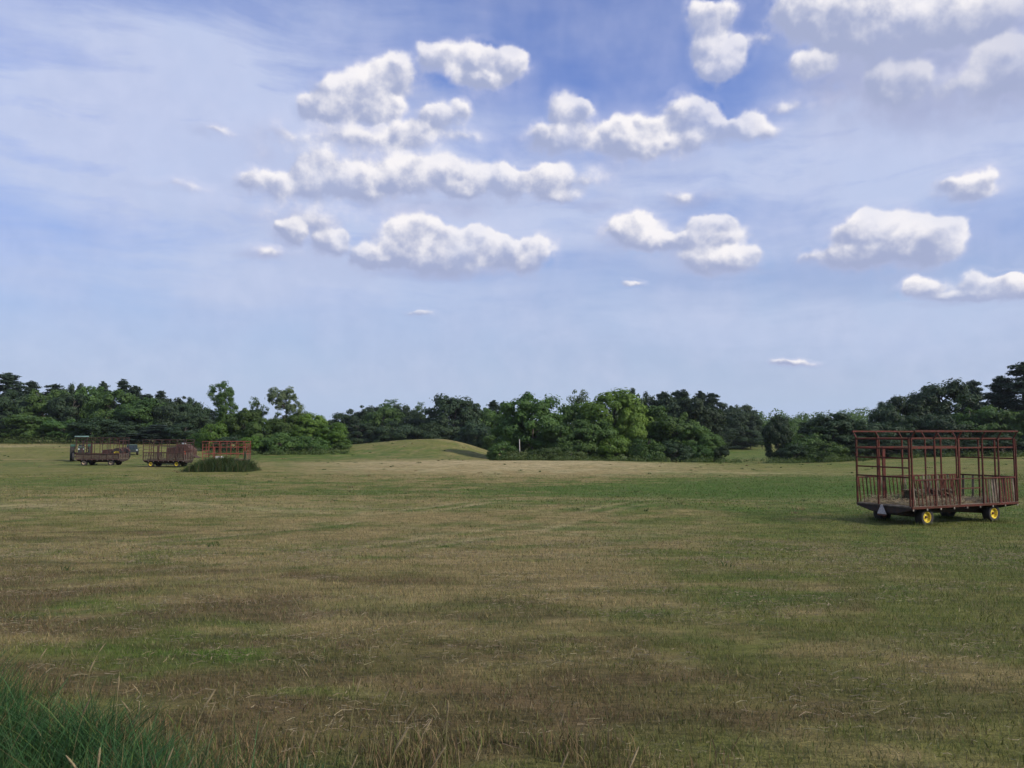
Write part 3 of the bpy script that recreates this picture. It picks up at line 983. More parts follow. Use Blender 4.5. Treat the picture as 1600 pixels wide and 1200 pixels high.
def proto(key, lobes, mat, seed, trunk_h=None, tr=.16, pts=None, **kw):
    cm, C = crown_mesh('crown', lobes, M[mat], seed, **kw)
    top = trunk_h or max(l[2] for l in lobes)
    rs = random.Random(seed)
    tp = pts or [(0, 0, -.4), (rs.uniform(-.1, .1), rs.uniform(-.1, .1), top * .3), (rs.uniform(-.25, .25), rs.uniform(-.2, .2), top * .65), (rs.uniform(-.3, .3), rs.uniform(-.3, .3), top)]
    tm = limbs_mesh('trunk', tp, [tr * 1.25, tr, tr * .7, tr * .25][:len(tp)] if len(tp) == 4 else [tr * (1 - .8 * i / (len(tp) - 1)) for i in range(len(tp))], C, seed)
    zs = np.empty(len(cm.vertices) * 3, np.float32)
    cm.vertices.foreach_get('co', zs)
    zs = zs.reshape(-1, 3)
    ext = np.percentile(zs, 99.6, axis=0), np.percentile(zs, .4, axis=0)
    PROTO[key] = (tm, cm, float(ext[0][2]), float(ext[0][0] - ext[1][0]))


def lobes_round(seed, h=10.0, rw=4.0, low=1.2, n=9):
    """a broad crown: lobes round an oval body reaching down close to the ground"""
    rs = random.Random(seed)
    cz = low + (h - low) * .5
    L = [(0, 0, cz, rw * .86, rw * .86, (h - low) * .47)]
    for i in range(n):
        a = i / n * 2 * math.pi * 1.618 * 2 + rs.uniform(-.4, .4)
        t = rs.uniform(-.75, .85)
        k = math.sqrt(max(.05, 1 - t * t))
        r = rs.uniform(.24, .38) * rw
        L.append((math.cos(a) * rw * .70 * k, math.sin(a) * rw * .70 * k, cz + t * (h - low) * .40, r, r, r * rs.uniform(.75, 1.0)))
    return L


for i in range(4):
    proto(f'broad{i}', lobes_round(20 + i), 'leaf_mid', 20 + i, n_leaf=12000, size=.25)
for i in range(3):
    proto(f'bright{i}', lobes_round(40 + i, 10, 4.2, .8), 'leaf_bright', 40 + i, n_leaf=12000, size=.25)
for i in range(4):
    proto(f'dark{i}', lobes_round(60 + i, 10, 4.4, .6, 11), 'leaf_dark', 60 + i, n_leaf=12000, size=.26, n_clump=120)
def lobes_dome(seed, h=10.0, rw=4.4, low=.4, n=16):
    rs = random.Random(seed)
    cz = low + (h - low) * .46
    L = [(0, 0, cz, rw * .90, rw * .90, (h - low) * .50)]
    for i in range(n):
        a = i * 2.399 + rs.uniform(-.3, .3)
        t = -.5 + 1.4 * (i + .5) / n
        k = math.sqrt(max(.04, 1 - t * t))
        r = rs.uniform(.20, .30) * rw
        L.append((math.cos(a) * rw * .74 * k, math.sin(a) * rw * .74 * k, cz + t * (h - low) * .40, r, r, r * .8))
    return L


for i in range(3):
    proto(f'dome{i}', lobes_dome(70 + i), ['leaf_dark', 'leaf_dark', 'leaf_mid'][i], 70 + i, n_leaf=14000, size=.25, n_clump=170, clump=.75)
for i in range(2):
    proto(f'tall{i}', lobes_round(80 + i, 12, 3.0, 1.0, 10), 'leaf_mid', 80 + i, n_leaf=10000, size=.24)
for i in range(3):
    proto(f'bush{i}', lobes_round(90 + i, 4, 2.6, -.4, 8), ['leaf_mid', 'leaf_bright', 'leaf_dark'][i], 90 + i, tr=.06, n_leaf=6000, size=.17, clump=.5, n_clump=110)
for i in range(2):
    proto(f'weedbush{i}', lobes_round(97 + i, 3, 2.4, -.5, 7), 'leaf_weed', 97 + i, tr=.04, n_leaf=5000, size=.14, clump=.45, n_clump=100)
# airy trees: the sky shows through
for i in range(3):
    rs = random.Random(100 + i)
    L = [(rs.uniform(-1.8, 1.8), rs.uniform(-1.2, 1.2), rs.uniform(4.8, 9.3), rs.uniform(.9, 1.5), rs.uniform(.9, 1.4), rs.uniform(.7, 1.2)) for _ in range(9)]
    L += [(0, 0, 7.5, 1.6, 1.4, 2.0)]
    proto(f'airy{i}', L, ['leaf_pale', 'leaf_mid', 'leaf_pale'][i], 100 + i, trunk_h=8.8, n_leaf=3600, size=.17, clump=.46, n_clump=150, gaps=.15)
# tree overgrown with vines: a leafy column under a crown leaning left
L = [(-.1, 0, 9.9, 1.9, 1.6, 1.5), (.4, 0, 8.2, 2.0, 1.7, 1.8), (.9, 0, 5.8, 2.2, 1.9, 1.8), (-.7, 0, 11.6, 2.3, 2.0, 1.5), (-1.7, 0, 10.9, 1.6, 1.4, 1.0), (.3, .2, 10.6, 1.5, 1.4, 1.2), (.3, 0, 8.9, 1.5, 1.4, 1.6), (.8, 0, 7.0, 1.9, 1.7, 1.8),
     (1.0, 0, 4.8, 2.4, 2.0, 2.0), (.9, 0, 2.4, 2.7, 2.2, 2.3), (2.3, 0, 7.4, 1.0, 1.0, 1.0), (-.2, 0, 12.5, 1.2, 1.1, .8)]
proto('vine', L, 'leaf_mid', 120, trunk_h=11.8, tr=.2, n_leaf=11000, size=.18, clump=.5, n_clump=260)


def pine(key, seed, h=13.0, rw=3.0, n_whorl=11, low=.12, dens=1.0):
    """white pine: uneven tiers of flat sprays with gaps between them"""
    rs = np.random.default_rng(seed)
    Cs, Ns, T = [], [], []
    mb = MB()
    mb.tube([(0, 0, -.4), (0.05, 0, h * .4), (.1, .05, h * .75), (.1, 0, h * .985)], [.22, .17, .10, .02], 8)
    nb = n_whorl * 6
    for k in range(nb):
        t = low + (1 - low) * ((k + rs.random() * 2.0) / (nb + 2)) ** .92
        z = h * t
        L = (rw * (1 - t) ** .70 + .22) * (.45 + .75 * rs.random())
        a = k * 2.399 + rs.normal(0, .4)
        rise = L * (.05 + .50 * rs.random())
        tip = Vector((math.cos(a) * L, math.sin(a) * L, z + rise))
        mb.tube([(0.05, 0, z - .1), (tip.x * .5, tip.y * .5, z + rise * .25), tip], [.055, .035, .012], 4, cap=False)
        for q in range(int(2 + L * 1.6)):
            # a plume of needles
            f = .35 + .68 * rs.random() ** .7
            r = .30 + .28 * rs.random()
            c = np.array([tip.x * f + rs.normal(0, .16 * L), tip.y * f + rs.normal(0, .16 * L), z + rise * f ** 1.6 + rs.normal(.05, .10)])
            n = int(46 * dens)
            v = unit(n, rs)
            Cs.append(c + v * r * (rs.random((n, 1)) ** .4) * np.array([1.15, 1.15, .62]))
            N = v * .8 + np.array([0, 0, .5]) + rs.normal(0, .4, (n, 3))
            Ns.append(N / np.linalg.norm(N, axis=1, keepdims=True))
            T.append(np.full(n, rs.random()))
    n = 160
    P = np.stack([rs.normal(0, .16, n), rs.normal(0, .16, n), h * (.93 + .09 * rs.random(n))], -1)
    Cs.append(P); Ns.append(unit(n, rs)); T.append(np.full(n, .5))
    C, N, T = np.concatenate(Cs), np.concatenate(Ns), np.concatenate(T)
    V, Fq = leaf_quads(C, N, .20, rs, aspect=.5)
    cm = np_mesh('crown', V, [Fq], M['needle'], {'rnd': np.repeat(np.clip(.5 * T + .5 * rs.random(len(T)), 0, 1), 4)})
    PROTO[key] = (mb.mesh('trunk', M['bark'], True), cm, h * 1.0, 2 * rw * .95)


for i in range(5):
    pine(f'pine{i}', 140 + i, 13 + i * .4, 2.7 + .3 * (i % 3), 11 + i % 3)

USED = {}


def tree(px, top, d, width, key, label, name='tree', cat='tree', group=None, mat=None, base=None, rz=None, sink=0.0):
    """stand a tree on the ground at depth d, its top at the photograph's row"""
    p = at_depth(px, top, d)
    z0 = gz(p[0], p[1]) - sink if base is None else base
    tm, cm, h, wd = PROTO[key]
    sz = max(.15, (p[2] - z0) / h)
    sx = width * (1.28 if key.startswith('pine') else 1.0) / F * d / wd
    o = thing(name, (p[0], p[1], z0), label, cat, group=group)
    o.scale = (sx, sx, sz)
    o.rotation_euler = (RNG.normal(0, .035), RNG.normal(0, .035), RNG.random() * 6.28 if rz is None else rz)
    link('trunk', tm, o)
    c = link('crown', cm, o)
    if mat:
        c.material_slots[0].link = 'OBJECT'
        c.material_slots[0].material = M[mat]
    return o


def T(*a, **k):
    return tree(*a, **k)


GL = 'trees of the wood behind the left wagons'
GM = 'trees behind the hillock'
GC = 'trees of the copse in the middle'
GR = 'trees behind the right-hand wagon'
# --- left wood, back row (tops against the sky)
T(15, 585, 185, 74, 'pine0', 'tall broad pine at the far left edge of the wood', 'pine_tree', 'tree', GL)
T(52, 597, 190, 46, 'pine2', 'slim ragged pine just right of the tall pine at the far left', 'pine_tree', 'tree', GL)
T(88, 602, 195, 62, 'pine3', 'spreading pine left of the round dome top in the left wood', 'pine_tree', 'tree', GL)
T(113, 600, 192, 40, 'dark1', 'dark knobbly treetop just left of the rounded dome in the left wood', 'tree', 'tree', GL)
T(143, 606, 182, 78, 'dome2', 'round dome-topped tree left of the two pointed pines', 'tree', 'tree', GL)
T(163, 597, 200, 34, 'pine1', 'thin pointed pine, left one of two rising above the left wood', 'pine_tree', 'tree', GL)
T(187, 594, 196, 50, 'pine4', 'tall pine with a ragged top, highest behind the leftmost wagon', 'pine_tree', 'tree', GL)
T(209, 604, 190, 44, 'pine2', 'pine with sprays hanging right, beside the tall ragged pine', 'pine_tree', 'tree', GL)
T(229, 617, 188, 46, 'pine0', 'short pointed pine between two broader crowns in the left wood', 'pine_tree', 'tree', GL)
T(248, 612, 186, 42, 'pine3', 'pine with a star-shaped tip above the baler', 'pine_tree', 'tree', GL)
T(281, 622, 180, 60, 'dark2', 'dark double-topped tree above the second wagon', 'tree', 'tree', GL)
T(299, 624, 176, 50, 'dark0', 'dark tree on the right shoulder of the left wood', 'tree', 'tree', GL)
T(326, 640, 195, 60, 'pine1', 'low dark pine between the left wood and the vine-covered tree', 'pine_tree', 'tree', GL)
T(362, 648, 200, 70, 'dark3', 'dark crown behind the vine-covered tree', 'tree', 'tree', GL)
# --- left wood, middle and front rows
for k, (px, top, d, wd, key, lab) in enumerate([
    (-60, 600, 182, 90, 'dark2', 'dark tree beyond the left edge of the wood'),
    (-120, 592, 186, 90, 'pine2', 'pine beyond the left edge of the wood'),
    (-20, 622, 170, 74, 'dark3', 'dark tree low at the left edge of the wood'),
    (28, 612, 174, 70, 'dark0', 'dark crown under the tall broad pine at the far left'),
    (70, 611, 176, 76, 'broad2', 'mid-green crown under the slim ragged pine'),
    (112, 616, 172, 64, 'dark1', 'blue-green crown below the round dome-topped tree, left part'),
    (178, 611, 170, 84, 'broad0', 'mid-green crown below the two pointed pines'),
    (222, 624, 168, 70, 'broad3', 'lighter green crown above the dark green truck'),
    (258, 626, 170, 66, 'dark1', 'dark crown above the brown baler'),
    (305, 648, 165, 60, 'dark2', 'very dark crown left of the vine-covered tree'),
    (8, 652, 158, 70, 'bush2', 'dark leafy shrub at the left end of the wood edge'),
    (52, 648, 156, 76, 'broad1', 'olive green low tree at the wood edge left of the wagons'),
    (100, 656, 155, 70, 'broad2', 'low mid-green tree at the wood edge above the tractor canopy'),
    (150, 652, 154, 74, 'dark3', 'dark low tree behind the leftmost wagon'),
    (200, 660, 153, 66, 'dark0', 'dark low tree behind the dark green truck'),
    (248, 664, 152, 70, 'pine0', 'young layered evergreen behind the second wagon'),
    (290, 664, 150, 56, 'dark1', 'dark low tree behind the baler'),
    (318, 676, 140, 46, 'bush1', 'light green shrub behind the orange-red wagon'),
    (-50, 660, 152, 80, 'broad0', 'low tree beyond the left edge of the field'),
]):
    T(px, top, d, wd, key, lab, 'shrub' if 'shrub' in lab else ('pine_tree' if key.startswith('pine') else 'tree'), 'shrub' if 'shrub' in lab else 'tree', GL)
# --- the vine tower, the pale tree and the shrubs right of the left wood
T(352, 598, 134, 50, 'vine', 'tall vine-covered tree with a leaning leafy top behind the orange-red wagon', 'tree', rz=0.0)
T(400, 621, 136, 30, 'airy1', 'small thin-crowned tree right of the vine-covered tree', 'tree')
T(447, 605, 134, 56, 'airy0', 'pale airy tree standing out above the shrubs left of the hillock', 'tree')
T(470, 632, 134, 34, 'airy2', 'small pale tree close right of the pale airy tree', 'tree')
for (px, top, d, wd, key, lab) in [
    (340, 660, 132, 56, 'bush1', 'bright green shrub at the foot of the vine-covered tree'),
    (385, 640, 133, 50, 'broad3', 'leafy small tree right beside the vine-covered tree'),
    (412, 655, 131, 54, 'broad0', 'rounded green shrub between the vine-covered tree and the pale airy tree'),
    (447, 646, 132, 56, 'broad2', 'dense green shrub under the pale airy tree'),
    (486, 646, 131, 58, 'bright0', 'light green rounded tree right of the pale airy tree'),
    (518, 661, 130, 54, 'bright1', 'bright green bushy tree nearest the left foot of the hillock'),
    (440, 676, 124, 60, 'bush0', 'low green bush at the field edge below the pale airy tree'),
    (398, 682, 124, 54, 'bush1', 'low bright bush at the field edge right of the orange-red wagon'),
    (486, 682, 125, 56, 'bush0', 'low green bush at the field edge near the hillock'),
    (360, 680, 125, 50, 'bush2', 'low dark bush right behind the orange-red wagon rack'),
    (532, 684, 130, 36, 'bush0', 'small green bush where the hillock begins'),
]:
    T(px, top, d, wd, key, lab, 'shrub', 'shrub' if key.startswith('bush') else 'tree')
# --- dark row behind the hillock
for (px, top, d, wd, key, lab) in [
    (545, 642, 215, 60, 'dark0', 'dark tree at the left end of the row behind the hillock'),
    (572, 636, 215, 56, 'dark2', 'dark crown left of the open-topped tree behind the hillock'),
    (606, 625, 222, 54, 'airy1', 'open-topped tree with sky showing through behind the hillock'),
    (598, 638, 205, 60, 'broad1', 'mid-green crown below the open-topped tree behind the hillock'),
    (630, 634, 212, 50, 'dark1', 'dark narrow crown behind the left slope of the hillock'),
    (652, 629, 216, 28, 'airy1', 'little knob-topped tree left of the great dark dome'),
    (655, 644, 205, 56, 'dark3', 'dark crown left under the great dark dome'),
    (710, 620, 196, 94, 'dome0', 'great dark dome-shaped tree behind the hillock top'),
    (744, 628, 214, 40, 'airy2', 'pale thin treetop right of the great dark dome'),
    (752, 640, 200, 50, 'broad3', 'mid-green crown right of the great dark dome'),
    (772, 627, 205, 40, 'pine1', 'pointed dark pine between the dark dome and the copse'),
    (792, 630, 207, 36, 'pine3', 'second pointed pine closest to the copse'),
    (560, 662, 190, 70, 'dark1', 'low dark tree behind the left slope of the hillock'),
    (620, 660, 188, 74, 'dark0', 'low dark tree behind the middle of the hillock slope'),
    (675, 660, 186, 66, 'dark3', 'low dark tree under the great dark dome'),
    (745, 662, 184, 70, 'dark1', 'low dark tree behind the right slope of the hillock'),
    (780, 668, 176, 56, 'broad0', 'low green tree between the hillock and the copse'),
]:
    T(px, top, d, wd, key, lab, 'pine_tree' if key.startswith('pine') else 'tree', 'tree', GM)
# --- the copse in the middle
for (px, top, d, wd, key, mat, lab) in [
    (833, 617, 121, 112, 'dome2', None, 'big round blue-green tree behind the white post'),
    (797, 648, 126, 56, 'broad2', None, 'green tree on the left flank of the copse'),
    (905, 611, 130, 52, 'airy1', 'leaf_pale', 'tree with a thin open top between the two big trees of the copse'),
    (898, 632, 125, 74, 'bright2', 'leaf_mid', 'olive green tree between the two big trees of the copse'),
    (958, 611, 122, 112, 'bright0', None, 'biggest bright green tree of the copse'),
    (985, 640, 118, 52, 'bright1', None, 'yellow-green tree on the right of the biggest bright tree'),
    (925, 655, 117, 70, 'broad3', None, 'mid-green tree low in front of the biggest bright tree'),
    (878, 660, 117, 56, 'broad1', None, 'mid-green tree low right of the big round blue-green tree'),
    (1022, 636, 121, 70, 'tall0', None, 'tall green tree right of the yellow-green tree'),
    (1058, 648, 119, 72, 'broad2', None, 'rounded olive green tree in the right half of the copse'),
    (1085, 664, 117, 56, 'broad0', None, 'smaller green tree near the right end of the copse'),
    (1108, 676, 116, 40, 'tall1', None, 'narrow dark green tree second from the right end of the copse'),
    (1126, 696, 114, 30, 'bush2', None, 'little round bush at the right end of the copse'),
    (960, 682, 114, 60, 'bush1', None, 'bright green bush at the foot of the biggest bright tree'),
    (1010, 686, 113, 56, 'bush0', None, 'green bush at the foot of the tall green tree'),
    (1055, 690, 113, 54, 'bush2', None, 'dark bush at the foot of the rounded olive tree'),
    (905, 688, 114, 60, 'bush0', None, 'green bush at the field edge right of the big round tree'),
    (1092, 696, 113, 40, 'bush0', None, 'green bush at the field edge near the right end of the copse'),
    (784, 690, 108, 44, 'bush2', 'leaf_mid', 'rounded dark bush at the left foot of the copse'),
    (806, 704, 107, 36, 'weedbush0', None, 'weedy bush at the foot of the white post'),
    (850, 700, 108, 62, 'weedbush1', None, 'low olive weedy bush right of the white post'),
    (892, 704, 108, 48, 'weedbush0', None, 'low weedy bush in front of the green field-edge bush'),
]:
    sh = 'bush' in key
    T(px, top, d, wd, key, lab, 'bush' if sh else 'tree', 'bush' if sh else 'tree', GC, mat)
# --- dark pines behind the copse
for (px, top, d, wd, key, lab) in [
    (985, 612, 175, 60, 'dark0', 'dark crown behind the biggest bright tree of the copse'),
    (1008, 616, 176, 46, 'dark3', 'dark crown left of the row of dark pines'),
    (1037, 614, 172, 56, 'pine0', 'dark pine, first on the left of the row behind the copse'),
    (1052, 612, 178, 48, 'pine2', 'dark pine, second on the left of the row behind the copse'),
    (1072, 611, 172, 50, 'pine4', 'dark pine in the middle of the row behind the copse'),
    (1090, 613, 176, 46, 'pine1', 'dark pine right of the middle of the row behind the copse'),
    (1109, 616, 170, 56, 'pine3', 'dark pine at the right end of the row behind the copse'),
    (1040, 622, 168, 84, 'dark1', 'dark crown below the left pines behind the copse'),
    (1088, 623, 166, 84, 'dark2', 'dark crown below the right pines behind the copse'),
    (1134, 632, 240, 60, 'dark0', 'dark round tree just right of the row of pines'),
    (1152, 634, 246, 64, 'dome1', 'dark round tree in the middle of the dark slope right of the pines'),
    (1172, 643, 244, 44, 'dark1', 'dark tree at the right end of the dark slope beside the gap'),
    (1118, 664, 236, 60, 'dark2', 'low dark tree left of the gap'),
    (1160, 668, 240, 54, 'dark0', 'low dark tree at the left side of the gap'),
]:
    T(px, top, d, wd, key, lab, 'pine_tree' if key.startswith('pine') else 'tree', 'tree', 'dark trees behind the copse')
# --- right of the gap
for (px, top, d, wd, key, lab) in [
    (1216, 650, 132, 44, 'dark2', 'narrow dark tree right of the gap'),
    (1258, 678, 131, 66, 'bush0', 'dark green bush between the narrow tree and the domed tree'),
    (1298, 647, 134, 104, 'dome1', 'broad domed dark tree left of the right-hand wagon'),
    (1340, 656, 133, 74, 'dark1', 'dark tree right behind the left end of the right-hand wagon'),
    (1240, 694, 127, 44, 'bush2', 'low dark bush at the field edge right of the gap'),
    (1290, 690, 127, 70, 'bush0', 'low green bush in front of the broad domed tree'),
    (1335, 694, 127, 56, 'bush2', 'low dark bush left of the right-hand wagon'),
    (1190, 668, 262, 44, 'bright2', 'light green tree in the gap'),
    (1386, 630, 138, 64, 'dark3', 'dark tree at the left foot of the big dark wood on the right'),
    (1416, 620, 140, 76, 'dome1', 'dark tree on the rising left slope of the right-hand wood'),
    (1446, 614, 142, 66, 'dark1', 'dark tree left of the domed top of the right-hand wood'),
    (1480, 599, 142, 110, 'dome0', 'large dark domed tree above the right-hand wagon'),
    (1526, 596, 150, 54, 'pine2', 'small pointed pine between the dome and the tall right pine'),
    (1560, 590, 142, 66, 'pine0', 'ragged pine left of the tallest pine at the right edge'),
    (1596, 569, 138, 84, 'pine4', 'tallest pine at the right edge of the picture'),
    (1380, 660, 132, 70, 'dark0', 'dark low tree behind the left posts of the right-hand wagon'),
    (1425, 652, 133, 70, 'dark3', 'dark low tree behind the corner of the right-hand wagon'),
    (1470, 648, 132, 76, 'dark1', 'dark low tree behind the middle of the right-hand wagon'),
    (1518, 640, 133, 72, 'broad2', 'mid-green low tree above the front half of the right-hand wagon'),
    (1560, 636, 132, 72, 'broad1', 'mid-green low tree above the front end of the right-hand wagon'),
    (1604, 640, 130, 70, 'broad3', 'mid-green low tree at the right edge'),
    (1400, 686, 127, 66, 'bush2', 'dark shrub seen through the rear of the right-hand wagon'),
    (1455, 684, 127, 66, 'bush2', 'dark shrub seen through the near side of the right-hand wagon'),
    (1510, 684, 127, 66, 'bush2', 'dark shrub seen through the doorway of the right-hand wagon'),
    (1565, 680, 127, 70, 'bush2', 'dark shrub seen through the front posts of the right-hand wagon'),
    (1625, 680, 127, 70, 'bush2', 'dark shrub past the right edge'),
    (1650, 580, 140, 90, 'pine1', 'pine past the right edge'),
    (1700, 600, 140, 100, 'dark2', 'dark tree past the right edge'),
    (1760, 600, 140, 100, 'dark1', 'second dark tree past the right edge'),
]:
    sh = key.startswith('bush')
    T(px, top, d, wd, key, lab, 'shrub' if sh else ('pine_tree' if key.startswith('pine') else 'tree'), 'shrub' if sh else 'tree', GR)


def build_far_woods():
    rng = np.random.default_rng(55)
    # ridge of far woods closing the view; each crown a clump of sprays
    C, Rr = [], []
    for (p0, p1, d0, d1, n, t0) in [(1150, 1460, 300, 420, 130, 640), (-260, 520, 240, 300, 150, 655), (470, 830, 260, 330, 90, 648), (780, 1130, 262, 300, 70, 650), (1380, 1900, 190, 240, 90, 650)]:
        for _ in range(n):
            px = rng.uniform(p0, p1)
            d = rng.uniform(d0, d1)
            top = t0 + rng.normal(0, 3.0) + (d1 - d) / (d1 - d0) * 22
            p = at_depth(px, top, d)
            r = rng.uniform(2.6, 4.6) * d / 330
            C.append(p - np.array([0, 0, r * .8]))
            Rr.append(r)
            for _k in range(2):
                C.append(p - np.array([rng.normal(0, r * .7), rng.normal(0, r * .7), r * (1.9 + 1.2 * _k)]))
                Rr.append(r * 1.15)
    C, Rr = np.array(C), np.array(Rr)
    per = 90
    ci = np.repeat(np.arange(len(C)), per)
    v = unit(len(ci), rng)
    P = C[ci] + v * Rr[ci][:, None] * (.7 + .35 * rng.random((len(ci), 1))) * np.array([1, 1, .85])
    N = v + rng.normal(size=v.shape) * .5 + np.array([0, 0, .3])
    N /= np.linalg.norm(N, axis=1, keepdims=True)
    V, Fq = leaf_quads(P, N, .62, rng)
    tn = rng.random(len(C))[ci]
    me = np_mesh('far_woods', V, [Fq], M['leaf_mid'], {'rnd': np.repeat(np.clip(.6 * tn + .4 * rng.random(len(ci)), 0, 1), 4)})
    tag(link('distant_woods', me), 'far wooded ridge closing the view behind the trees', None, None, 'stuff')


build_far_woods()


def build_undergrowth():
    rng = np.random.default_rng(66)
    segs = [((778, 712), (905, 718), 106, 1.3, 90), ((905, 718), (1135, 722), 110, 1.2, 110), ((1200, 718), (1345, 718), 123, 1.3, 70), ((330, 706), (545, 700), 121, 1.1, 110),
            ((0, 692), (330, 700), 151, 2.6, 150), ((1345, 712), (1640, 712), 124, 1.2, 100), ((1130, 716), (1205, 716), 150, 1.2, 16)]
    C, Rr = [], []
    for (a, b, d, h, n) in segs:
        for _ in range(n):
            t = rng.random()
            px = a[0] + (b[0] - a[0]) * t
            dd = d + rng.uniform(-1.5, 4)
            p = at_depth(px, 700, dd)
            r = h * rng.uniform(.35, .8)
            C.append((p[0], p[1], gz(p[0], p[1]) + r * .35))
            Rr.append(r)
    C, Rr = np.array(C), np.array(Rr)
    ci = np.repeat(np.arange(len(C)), 70)
    v = unit(len(ci), rng)
    P = C[ci] + v * Rr[ci][:, None] * rng.random((len(ci), 1)) ** .5 * np.array([1.3, 1.0, .9])
    N = v + rng.normal(size=v.shape) * .5 + np.array([0, 0, .4])
    N /= np.linalg.norm(N, axis=1, keepdims=True)
    V, Fq = leaf_quads(P, N, .12, rng)
    tn = rng.random(len(C))[ci]
    me = np_mesh('undergrowth', V, [Fq], M['leaf_weed'], {'rnd': np.repeat(np.clip(.6 * tn + .4 * rng.random(len(ci)), 0, 1), 4)})
    tag(link('undergrowth', me), 'weeds and undergrowth along the edge of the woods', None, None, 'stuff')


build_undergrowth()


def build_mound():
    rng = np.random.default_rng(77)
    n = 17000
    p0, p1 = at_depth(292, 738, 80), at_depth(398, 738, 80)
    t = rng.random(n)
    x = p0[0] + (p1[0] - p0[0]) * t
    y = 80 + rng.normal(0, .8, n)
    prof = np.interp(t, [0, .10, .22, .35, .5, .62, .70, .76, .84, .94, 1], [.12, .45, .85, 1.0, 1.0, .98, .85, .72, .9, .6, .15])
    H = 1.75 * prof * (.35 + .65 * rng.random(n)) * (.6 + .8 * fbm(x / .7 + 4, y / .7, 3))
    x = x + rng.normal(0, .15, n)
    tn = np.tile(np.array([[0.042, 0.072, 0.022]]), (n, 1))
    tn[rng.random(n) < .15] = (0.11, 0.095, 0.042)
    tn = jitter(tn, .45)
    me = blades('mound', x, y, H, .016 + .018 * rng.random(n), tn, .85, 4)
    tag(link('tall_grass', me), 'clump of tall dark grass left uncut in front of the orange-red wagon', None, None, 'stuff')
    # a dark weed spike on the right of the clump
    p = at_depth(382, 736, 80.6)
    o = thing('weed', (p[0], p[1], gz(p[0], p[1])), 'dark weed spike rising from the right end of the tall grass clump', 'weed')
    MB().tube([(0, 0, 0), (.02, 0, .9), (.03, 0, 1.9)], [.03, .025, .012], 6).build('stem', M['leaf_dark'], o)
    MB().tube([(.02, 0, 1.1), (.025, 0, 1.35), (.03, 0, 1.6), (.03, 0, 1.95)], [.06, .10, .09, .03], 7).build('seed_head', M['leaf_dark'], o, True)


build_mound()

# ------------------------------------------------------------------ the hay wagons
def wheel(parent, c, rad, wd, rim_mat, side, rim_r=None, lugs=0, rz=0.0):
    """side: +1 / -1, the outer face along local y"""
    e = link('wheel', None, parent)
    e.location = c
    e.rotation_euler = (0, 0, rz)
    rr = rim_r or rad * .56
    h = wd / 2
    tp = [(-h * .80, rr), (-h, rr + (rad - rr) * .35), (-h * .95, rad * .90), (-h * .70, rad * .985), (-h * .3, rad), (h * .3, rad), (h * .70, rad * .985), (h * .95, rad * .90), (h, rr + (rad - rr) * .35), (h * .80, rr)]
    mb = MB().lathe(tp, 30, 'Y', closed=True)
    if lugs:
        for k in range(lugs):
            t = 2 * math.pi * k / lugs
            for s in (-1, 1):
                a = t + (0.5 * math.pi * 2 / lugs if s > 0 else 0)
                p0 = Vector((math.cos(a) * rad * 1.0, s * h * .95, math.sin(a) * rad * 1.0))
                a2 = a + .16
                p1 = Vector((math.cos(a2) * rad * 1.01, s * h * .05, math.sin(a2) * rad * 1.01))
                mb.bar(p0, p1, .05, .06, up=(math.cos(a), 0, math.sin(a)))
    mb.build('tyre', M['tyre'], e, True)
    s = side
    prof = [(s * h * .72, rr * 1.04), (s * h * .86, rr * 1.03), (s * h * .84, rr * .93), (s * h * .30, rr * .86), (s * h * .22, rr * .55), (s * h * .42, rr * .50), (s * h * .45, rr * .30), (s * h * .45, rr * .05)]
    MB().lathe([(-s * h * .5, rr * .9)] + prof, 26, 'Y').build('rim', rim_mat, e, True)
    hb = MB().lathe([(-s * h * .54, rr * .95), (-s * h * .52, rr * .95)], 20, 'Y')
    hb.lathe([(s * h * .44, rr * .26), (s * h * .70, rr * .22), (s * h * .74, rr * .12), (s * h * .74, rr * .02)], 12, 'Y')
    for k in range(5):
        a = 2 * math.pi * k / 5
        hb.lathe([(s * h * .40, rr * .05), (s * h * .50, rr * .05), (s * h * .51, rr * .01)], 6, 'Y', c=(math.cos(a) * rr * .40, 0, math.sin(a) * rr * .40))
    hb.build('hub', M['hub'], e, True)
    return e


